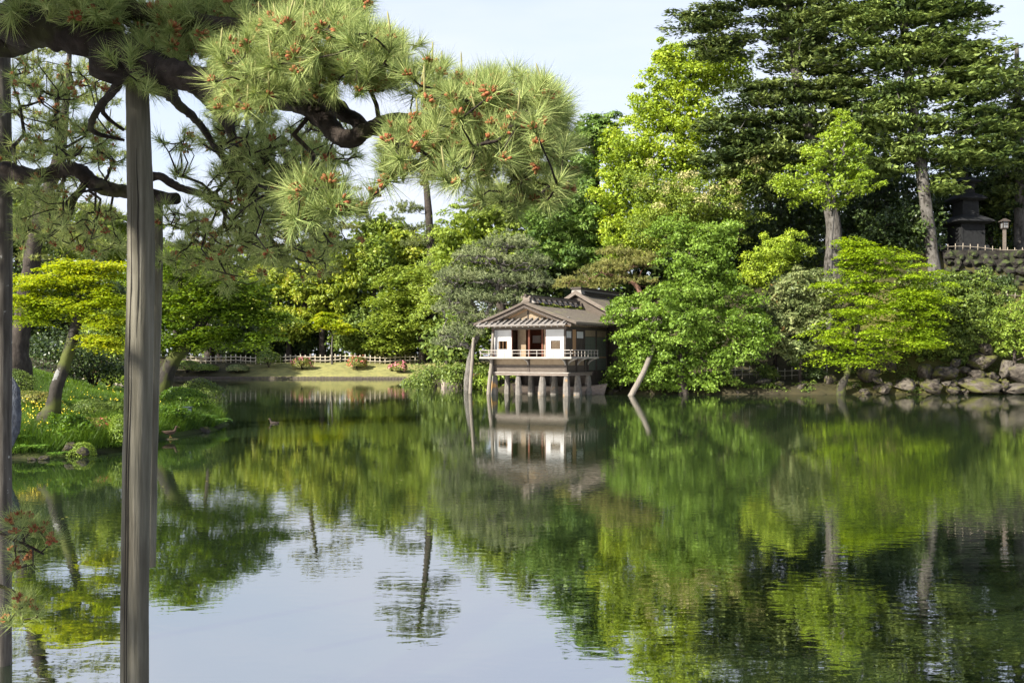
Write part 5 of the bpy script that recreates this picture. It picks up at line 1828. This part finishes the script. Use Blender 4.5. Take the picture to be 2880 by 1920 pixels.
for k, (lab, x, y, D, L, side) in enumerate([
        ('bright fern at the waterline near the left pole', 80, 1030, 24.8, .55, None), ('small fern over the flat stones at the waterline', 128, 1040, 24.7, .40, -1.2),
        ('fern beside the left pole on the bank', 45, 1025, 25.0, .55, None), ('large fern drooping to the water at the island tip', 465, 968, 33.8, .95, -1.0),
        ('fern below the mounded bush at the island tip', 490, 985, 34.5, .75, -.6), ('fern right of the tall pole above the duck', 420, 960, 33.2, .7, -1.5),
        ('fern on the bank just left of the tall pole', 265, 1022, 26.3, .4, None)]):
    fern(lab, x, y, D, L, 200 + k, 10, side)

# floodlight among the ferns
fp = at(432, 955, 33.0)
fl = thing('floodlight', 'small dark floodlight on a stake among the island ferns', 'floodlight', (fp[0], fp[1], gz(fp[0], fp[1])))
zt = at(432, 942, 33.0)[2] - gz(fp[0], fp[1])
mb = MB()
mb.box((-.015, -.015, -.1), (.015, .015, zt - .08))
mb.build('stake', M['metal_dark'], fl)
mb = MB()
mb.hexa([(-.13, -.10, zt - .08), (.13, -.10, zt - .08), (.09, .10, zt - .05), (-.09, .10, zt - .05), (-.15, -.12, zt + .10), (.15, -.12, zt + .10), (.11, .08, zt + .08), (-.11, .08, zt + .08)])
hd = mb.build('housing', M['metal_dark'], fl)
mb = MB()
mb.box((-.16, -.16, zt + .103), (.16, .08, zt + .12))
mb.build('visor', M['metal_dark'], hd)


def duck(label, loc, heading, mat, swim, s=1.0):
    """one lofted body from tail over back and neck to the head; bill and legs are parts"""
    sp = [(-.30, 0.10, .008, .012), (-.25, .09, .05, .03), (-.16, .055, .095, .075), (-.04, .04, .115, .098), (.08, .05, .105, .09), (.15, .085, .075, .068), (.185, .14, .048, .046),
          (.195, .20, .038, .038), (.205, .245, .045, .046), (.23, .27, .045, .044), (.262, .265, .03, .03), (.285, .255, .012, .012)]
    if swim:
        sp = [(x, z, a, b) if x < .12 else (x - .01, z * .95, a, b) for x, z, a, b in sp]
    P = np.array([(x, 0, z) for x, z, a, b in sp])
    T = norm(np.gradient(P, axis=0))
    V, sides = [], 10
    for p, t, (x, z, a, b) in zip(P, T, sp):
        u = np.array([0, 1.0, 0])
        w = np.cross(t, u)
        ang = np.linspace(0, 2 * math.pi, sides, endpoint=False)
        V.append(p + np.cos(ang)[:, None] * u * a + np.sin(ang)[:, None] * w * b)
    n_ = len(V)
    V = np.vstack(V)
    q = [(i * sides + k, i * sides + (k + 1) % sides, (i + 1) * sides + (k + 1) % sides, (i + 1) * sides + k) for i in range(n_ - 1) for k in range(sides)]
    o = thing('duck', label, 'duck', loc, rotz=heading)
    o.scale = (s, s, s)
    zoff = -.005 if swim else .13
    me = mesh_arrays('body', V + np.array([0, 0, zoff]), np.array(q), True)
    body = obj('body', me, M[mat], o)
    sub = body.modifiers.new('smooth', 'SUBSURF')
    sub.levels = sub.render_levels = 1
    mb = MB()
    mb.hexa([(.275, -.016, .243 + zoff), (.34, -.014, .232 + zoff), (.34, .014, .232 + zoff), (.275, .016, .243 + zoff),
             (.275, -.014, .268 + zoff), (.338, -.012, .242 + zoff), (.338, .012, .242 + zoff), (.275, .014, .268 + zoff)])
    mb.build('bill', M['duck_bill'], o)
    for sg in (-1, 1):
        wv, wq = tube([(-.24, sg * .03, .11 + zoff), (-.12, sg * .095, .085 + zoff), (.03, sg * .112, .07 + zoff), (.10, sg * .09, .07 + zoff)], [.006, .03, .04, .012], 8)
        wv[:, 1] = sg * .085 + (wv[:, 1] - sg * .085) * .6
        obj('wing', mesh_arrays('wing', wv, wq, True), M[mat], o)
        if not swim:
            mb = MB()
            mb.bar((0, sg * .045, .0), (-.01, sg * .045, .10), .014, .014)
            mb.box((-.03, sg * .045 - .03, -.004), (.06, sg * .045 + .03, .008))
            mb.build('leg', M['duck_bill'], o)
    return o


dp = at(391, 1006, 30.2)
duck('brown duck standing on a flat stone beside the tall pole', (dp[0], dp[1], dp[2] + .03), math.radians(25), 'duck', False, .8)
dp = 7000 / (972 * 1.2245 - 1003)
duck('small dark duck swimming in the open water left of the middle', (at(629, 968, dp)[0], dp, -.03), math.radians(160), 'duck_dark', True, .8)

# ------------------------------------------------------------------ the great pine overhead
pbase = np.array([-7.6, 1.2, gz(-7.6, 1.2) - .1])
gp = thing('great_pine', 'old long-needled pine whose propped limbs reach over the pond', 'tree', pbase)
rgp = np.random.default_rng(77)


def limb(pts, name='limb', sides=14, rough=.10, seed=1, world=None):
    """pts (dx, dy, D, radius); world points may precede them"""
    P = [np.append(at(a, b, D), r) for a, b, D, r in pts]
    if world:
        P = [np.array(w, float) for w in world] + P
    PP = catmull(np.array(P), 7)
    PP[:, :3] += np.cumsum(rgp.normal(0, .0015, (len(PP), 3)), 0) * 1.0
    V, Q = tube(PP[:, :3], np.maximum(PP[:, 3], .003), sides, rough, seed)
    obj(name, mesh_arrays(name, V - pbase, Q, True), M['bark_pine'], gp)
    return PP


trunk_pts = [(-7.6, 1.2, gz(-7.6, 1.2) - .1, .52), (-7.4, 1.4, 2.0, .42), (-7.0, 1.7, 3.6, .36), (-6.6, 2.0, 5.2, .30), (-6.4, 2.2, 7.0, .2)]
PP = catmull(np.array(trunk_pts), 7)
V, Q = tube(PP[:, :3], PP[:, 3], 16, .08, 5)
obj('trunk', mesh_arrays('trunk', V - pbase, Q, True), M['bark_pine'], gp)
L1 = limb([(-120, 60, 5.6, .15), (40, 52, 5.5, .115), (110, 66, 5.45, .105), (180, 86, 5.4, .095), (250, 98, 5.35, .09), (320, 135, 5.25, .082), (380, 160, 5.15, .072), (440, 180, 5.05, .066), (500, 200, 4.95, .066),
           (600, 218, 4.8, .058), (690, 232, 4.65, .052), (748, 268, 4.5, .046), (784, 305, 4.4, .042), (818, 318, 4.3, .038), (856, 298, 4.25, .033), (920, 276, 4.2, .027),
           (1030, 276, 4.15, .020), (1120, 300, 4.1, .014), (1200, 340, 4.1, .008)], world=[(-7.0, 1.7, 3.6, .24), (-5.6, 3.3, 3.9, .19)], seed=2)
L1c = limb([(560, 205, 4.95, .045), (690, 205, 4.95, .045), (735, 222, 4.9, .044), (800, 262, 4.8, .038), (845, 290, 4.7, .028), (930, 300, 4.6, .018), (1010, 310, 4.55, .012)], seed=3)
L2 = limb([(150, 60, 5.45, .07), (280, 20, 5.4, .055), (430, 48, 5.3, .045), (540, 58, 5.2, .036), (600, 30, 5.1, .026), (690, 25, 5.0, .018), (780, 35, 5.0, .010)], seed=4)
L3 = limb([(330, 180, 5.3, .055), (385, 205, 5.6, .05), (400, 225, 5.8, .032), (440, 260, 6.1, .026), (472, 292, 6.4, .022), (500, 340, 6.7, .019), (540, 400, 7.0, .015), (590, 470, 7.3, .010)], seed=5)
L3b = limb([(440, 185, 5.1, .05), (490, 235, 5.7, .042), (525, 280, 6.2, .034), (545, 330, 6.6, .030), (600, 360, 6.9, .026), (650, 400, 7.1, .020), (720, 440, 7.2, .012), (790, 460, 7.2, .007)], seed=6)
L4 = limb([(-60, 375, 7.9, .07), (20, 392, 7.9, .066), (80, 408, 7.8, .060), (130, 398, 7.8, .055), (175, 392, 7.7, .056), (215, 425, 7.7, .058), (260, 440, 7.6, .055), (320, 445, 7.55, .05), (385, 458, 7.5, .042)],
          world=[(-6.8, 1.9, 4.4, .2), (-5.6, 5.2, 4.6, .12)], seed=7)
L4b = limb([(320, 425, 7.55, .035), (360, 405, 7.5, .032), (410, 430, 7.4, .028), (470, 445, 7.3, .022), (530, 470, 7.2, .016), (600, 490, 7.1, .010)], seed=8)
L4c = limb([(200, 415, 7.7, .03), (170, 460, 7.6, .024), (155, 510, 7.6, .018), (110, 545, 7.5, .010)], seed=9)
L5 = limb([(262, 170, 5.35, .035), (266, 200, 5.45, .024), (232, 240, 5.6, .022), (206, 280, 5.7, .018), (215, 305, 5.8, .014), (285, 325, 5.9, .008)], seed=10)
L6 = limb([(235, 235, 5.6, .014), (240, 265, 5.7, .012), (284, 300, 5.8, .009)], seed=12)
# sawn burl under the great limb
V, Q = tube(np.array([at(255, 100, 5.35), at(255, 135, 5.3), at(250, 165, 5.25), at(250, 172, 5.25)]) - pbase, [.10, .115, .10, .05], 14, .06, 8)
obj('burl', mesh_arrays('burl', V, Q, True), M['bark_pine'], gp)
V, Q = tube(np.array([at(352, 458, 7.55), at(405, 456, 7.4)]) - pbase, [.046, .044], 12, .04, 8)
obj('sawn_stub', mesh_arrays('sawn_stub', V, Q), M['bark_dark'], gp)
Llow = limb([(-60, 1190, 6.0, .014), (20, 1235, 6.0, .011), (60, 1250, 6.0, .009), (100, 1270, 6.0, .006)], seed=14)
Llow2 = limb([(-40, 1330, 6.0, .012), (25, 1355, 6.0, .010), (50, 1375, 6.0, .007), (90, 1400, 6.0, .005)], seed=15)


def pad_points(ells, n_each, rg, D, dd):
    C, Dn = [], []
    for (x, y, rx, ry), m_ in zip(ells, n_each):
        a = rg.uniform(0, 6.28, m_)
        q = np.sqrt(rg.random(m_)) * rg.uniform(.8, 1.22, m_)
        dz = rg.normal(0, dd, m_)
        for ai, qi, z_ in zip(a, q, dz):
            C.append(at(x + math.cos(ai) * qi * rx, y + math.sin(ai) * qi * ry, D + z_))
            Dn.append((math.cos(ai) * qi * .9, rg.normal(-.25, .5), -math.sin(ai) * qi * .9 + .55))
    return np.array(C), np.array(Dn) + rg.normal(0, .25, (len(C), 3))


def tufted(ells, n_each, D, dd, roots, per, L, w, nm, seed, tip_r=.0035, cones=0.0, candles=0.0, max_r=.02, droop=.0, spread=.62):
    rg = np.random.default_rng(seed)
    C, Dn = pad_points(ells, n_each, rg, D, dd)
    R = np.vstack([r[len(r) // 3:, :3] for r in roots])
    nodes, par, tn = skeleton(C, R, rg, wig=.13, detour=.25)
    V, Q = limb_mesh(nodes, par, len(R), tip_r, max_r, 6, .42)
    obj('twigs', mesh_arrays('twigs', V - pbase, Q, True), M['bark_pine'], gp, kind='stuff')
    V, Q = needle_tufts(C, Dn, rg, per, L, w, spread, droop)
    # needles stay dense on the young shoots
    obj('needles', mesh_arrays('needles', V - pbase, Q), M[nm], gp)
    Dn = norm(Dn)
    for i in range(len(C)):
        if rg.random() < cones:
            s = rg.uniform(.9, 1.45) * L / .13
            obj('pollen_cones', CONES[rg.integers(4)], None, gp, loc=C[i] + Dn[i] * L * .12 - pbase, rot=(rg.normal(0, .5), rg.normal(0, .5), rg.uniform(0, 6)), scale=s)
        if rg.random() < candles:
            obj('candle', CANDLE, None, gp, loc=C[i] + np.array([0, 0, .02]) - pbase, rot=(rg.normal(0, .12), rg.normal(0, .12), 0), scale=(1, 1, rg.uniform(.7, 1.4)))


CONES = []
for s in range(4):
    rg = np.random.default_rng(300 + s)
    parts = []
    for k in range(11):
        d = sph(1, rg)[0]
        d[2] = abs(d[2])
        c0 = d * .012
        parts.append(tube([c0, c0 + d * .010, c0 + d * .018, c0 + d * .022], [.004, .0068, .0055, .001], 5))
    V, Q = join(parts)
    me = mesh_arrays('pollen_cones', V, Q, True)
    me.materials.append(M['cone'])
    CONES.append(me)
V, Q = tube([(0, 0, 0), (0, 0, .04), (0, 0, .075), (0, 0, .085)], [.005, .0045, .0035, .001], 6)
CANDLE = mesh_arrays('candle', V, Q, True)
CANDLE.materials.append(M['candle'])

# sunlit upper pad, right pad, hanging twig, right end
tufted([(610, 150, 110, 75), (730, 110, 140, 60), (860, 130, 100, 65), (560, 210, 70, 45), (780, 180, 120, 35), (700, 65, 120, 30)], [84, 96, 76, 40, 46, 40], 4.45, .28, [L1, L1c], 145, .104, .0023, 'needle', 401, cones=.42, candles=.14)
tufted([(980, 190, 60, 45), (1080, 240, 90, 60), (1190, 230, 90, 55), (1010, 320, 130, 45), (1130, 330, 110, 55), (960, 345, 70, 40), (1090, 400, 110, 30)], [18, 66, 62, 54, 60, 26, 28], 4.1, .26, [L1, L1c], 145, .104, .0023, 'needle', 402, cones=.45, candles=.16)
tufted([(1250, 270, 50, 60), (1270, 360, 50, 60), (1230, 440, 70, 50), (1170, 460, 70, 30)], [30, 30, 26, 16], 4.2, .3, [L1], 140, .104, .0023, 'needle', 403, cones=.4)
tufted([(720, 425, 45, 30), (700, 490, 45, 35), (765, 470, 35, 30), (850, 480, 30, 30), (910, 400, 50, 25)], [7, 9, 5, 3, 5], 4.2, .12, [L1[60:90]], 120, .14, .0034, 'needle', 404, cones=.6)
# shaded pads over the great limb
tufted([(350, 60, 120, 55), (430, 130, 110, 50), (300, 150, 60, 40), (480, 40, 110, 40), (380, 190, 60, 30), (180, 20, 120, 30), (60, 20, 70, 30)], [66, 52, 18, 56, 14, 40, 18], 5.5, .2, [L1, L2], 130, .15, .0036, 'needle', 405, cones=.30)
tufted([(640, 30, 90, 30), (760, 35, 70, 30), (700, -10, 150, 25)], [30, 24, 30], 5.5, .3, [L2], 120, .14, .0036, 'needle', 406, cones=.2, candles=.1)
# shaded twiggy mass behind
tufted([(560, 300, 90, 60), (640, 380, 110, 70), (740, 330, 80, 70), (560, 440, 90, 60), (700, 450, 100, 60), (640, 540, 100, 60), (520, 560, 80, 50), (760, 540, 60, 40), (690, 600, 70, 40)],
       [130, 190, 110, 120, 140, 115, 60, 34, 40], 7.2, .55, [L3, L3b, L4b], 46, .115, .0040, 'needle', 407, cones=.14, max_r=.026, tip_r=.0045)
tufted([(420, 510, 60, 40), (470, 580, 80, 40), (410, 610, 50, 40), (540, 640, 70, 30), (410, 320, 45, 30), (415, 400, 30, 20)], [26, 32, 16, 18, 12, 7], 7.4, .4, [L4b, L3], 50, .12, .0040, 'needle', 408, tip_r=.004, cones=.25, max_r=.014)
tufted([(100, 440, 80, 40), (180, 500, 90, 40), (90, 530, 70, 40), (230, 560, 60, 30), (60, 350, 60, 30), (170, 340, 80, 30), (250, 360, 40, 30)], [40, 46, 28, 22, 24, 30, 14], 7.7, .4, [L4, L4c], 50, .12, .0040, 'needle', 409, tip_r=.004, cones=.3, max_r=.016)
tufted([(100, 240, 90, 40), (190, 190, 70, 40), (60, 170, 50, 40), (130, 300, 80, 25), (230, 310, 50, 30)], [42, 36, 22, 28, 18], 8.2, .5, [L5, L4], 50, .12, .0040, 'needle', 410, tip_r=.004, cones=.3, candles=.3, max_r=.014)
# low twigs above the water at the left edge
tufted([(60, 1210, 60, 30), (90, 1240, 45, 25), (55, 1290, 40, 30)], [12, 8, 5], 6.0, .12, [Llow], 70, .12, .0026, 'needle', 411, cones=.7, max_r=.008)
tufted([(70, 1400, 40, 25), (40, 1420, 30, 20)], [9, 5], 6.0, .12, [Llow2], 70, .12, .0026, 'needle', 412, cones=.4, max_r=.008)
# unseen rest of its crown, pads placed and needles widened to shade the limbs
rg = np.random.default_rng(420)
crown_c, crown_d = [], []
for c, r, m_ in [((-5.2, 4.6, 6.6), (1.9, 1.4, .4), 1200), ((-5.45, 3.0, 6.6), (1.35, .95, .35), 1000), ((-4.55, 2.95, 6.6), (.75, .55, .3), 420), ((-7.4, 3.4, 7.6), (2.0, 2.0, .5), 400), ((-2.2, 6.0, 6.7), (2.2, 1.8, .35), 800), ((1.4, 4.6, 6.6), (2.1, 1.6, .35), 650), ((-1.2, 2.4, 6.8), (1.3, 1.3, .3), 380), ((-6.8, 5.4, 6.5), (1.6, 1.7, .4), 600), ((-8.2, .2, 6.8), (1.8, 1.5, .5), 260)]:
    a = rg.uniform(0, 6.28, m_)
    q = np.sqrt(rg.random(m_))
    crown_c.append(np.array(c) + np.stack([np.cos(a) * q * r[0], np.sin(a) * q * r[1], rg.uniform(-1, 1, m_) * r[2]], 1))
    crown_d.append(np.stack([np.cos(a) * q, np.sin(a) * q, np.full(m_, .8)], 1))
crown_c, crown_d = np.vstack(crown_c), np.vstack(crown_d)
V, Q = needle_tufts(crown_c, crown_d, rg, 15, .17, .020, 1.1)
obj('needles', mesh_arrays('needles', V - pbase, Q), M['needle'], gp)
nodes, par, _ = skeleton(crown_c[::6], PP[:, :3], rg)
V, Q = limb_mesh(nodes, par, len(PP), .008, .12, 6)
obj('twigs', mesh_arrays('twigs', V - pbase, Q, True), M['bark_pine'], gp, kind='stuff')

# ------------------------------------------------------------------ a few fallen leaves adrift
rg = np.random.default_rng(510)
P = np.vstack([np.stack([rg.uniform(-7, -2, 26), rg.uniform(15, 26, 26), np.full(26, .004)], 1), np.stack([rg.uniform(-4, 9, 30), rg.uniform(11, 40, 30), np.full(30, .004)], 1)])
V, Q = quads_from(P, np.tile([0, 0, 1.0], (len(P), 1)) + rg.normal(0, .05, P.shape), rg.uniform(.05, .09, len(P)), .04, rg)
o = obj('floating_leaves', mesh_arrays('floating_leaves', V, Q), M['azalea'], kind='stuff')
o['label'] = 'few small fallen leaves floating on the pond'
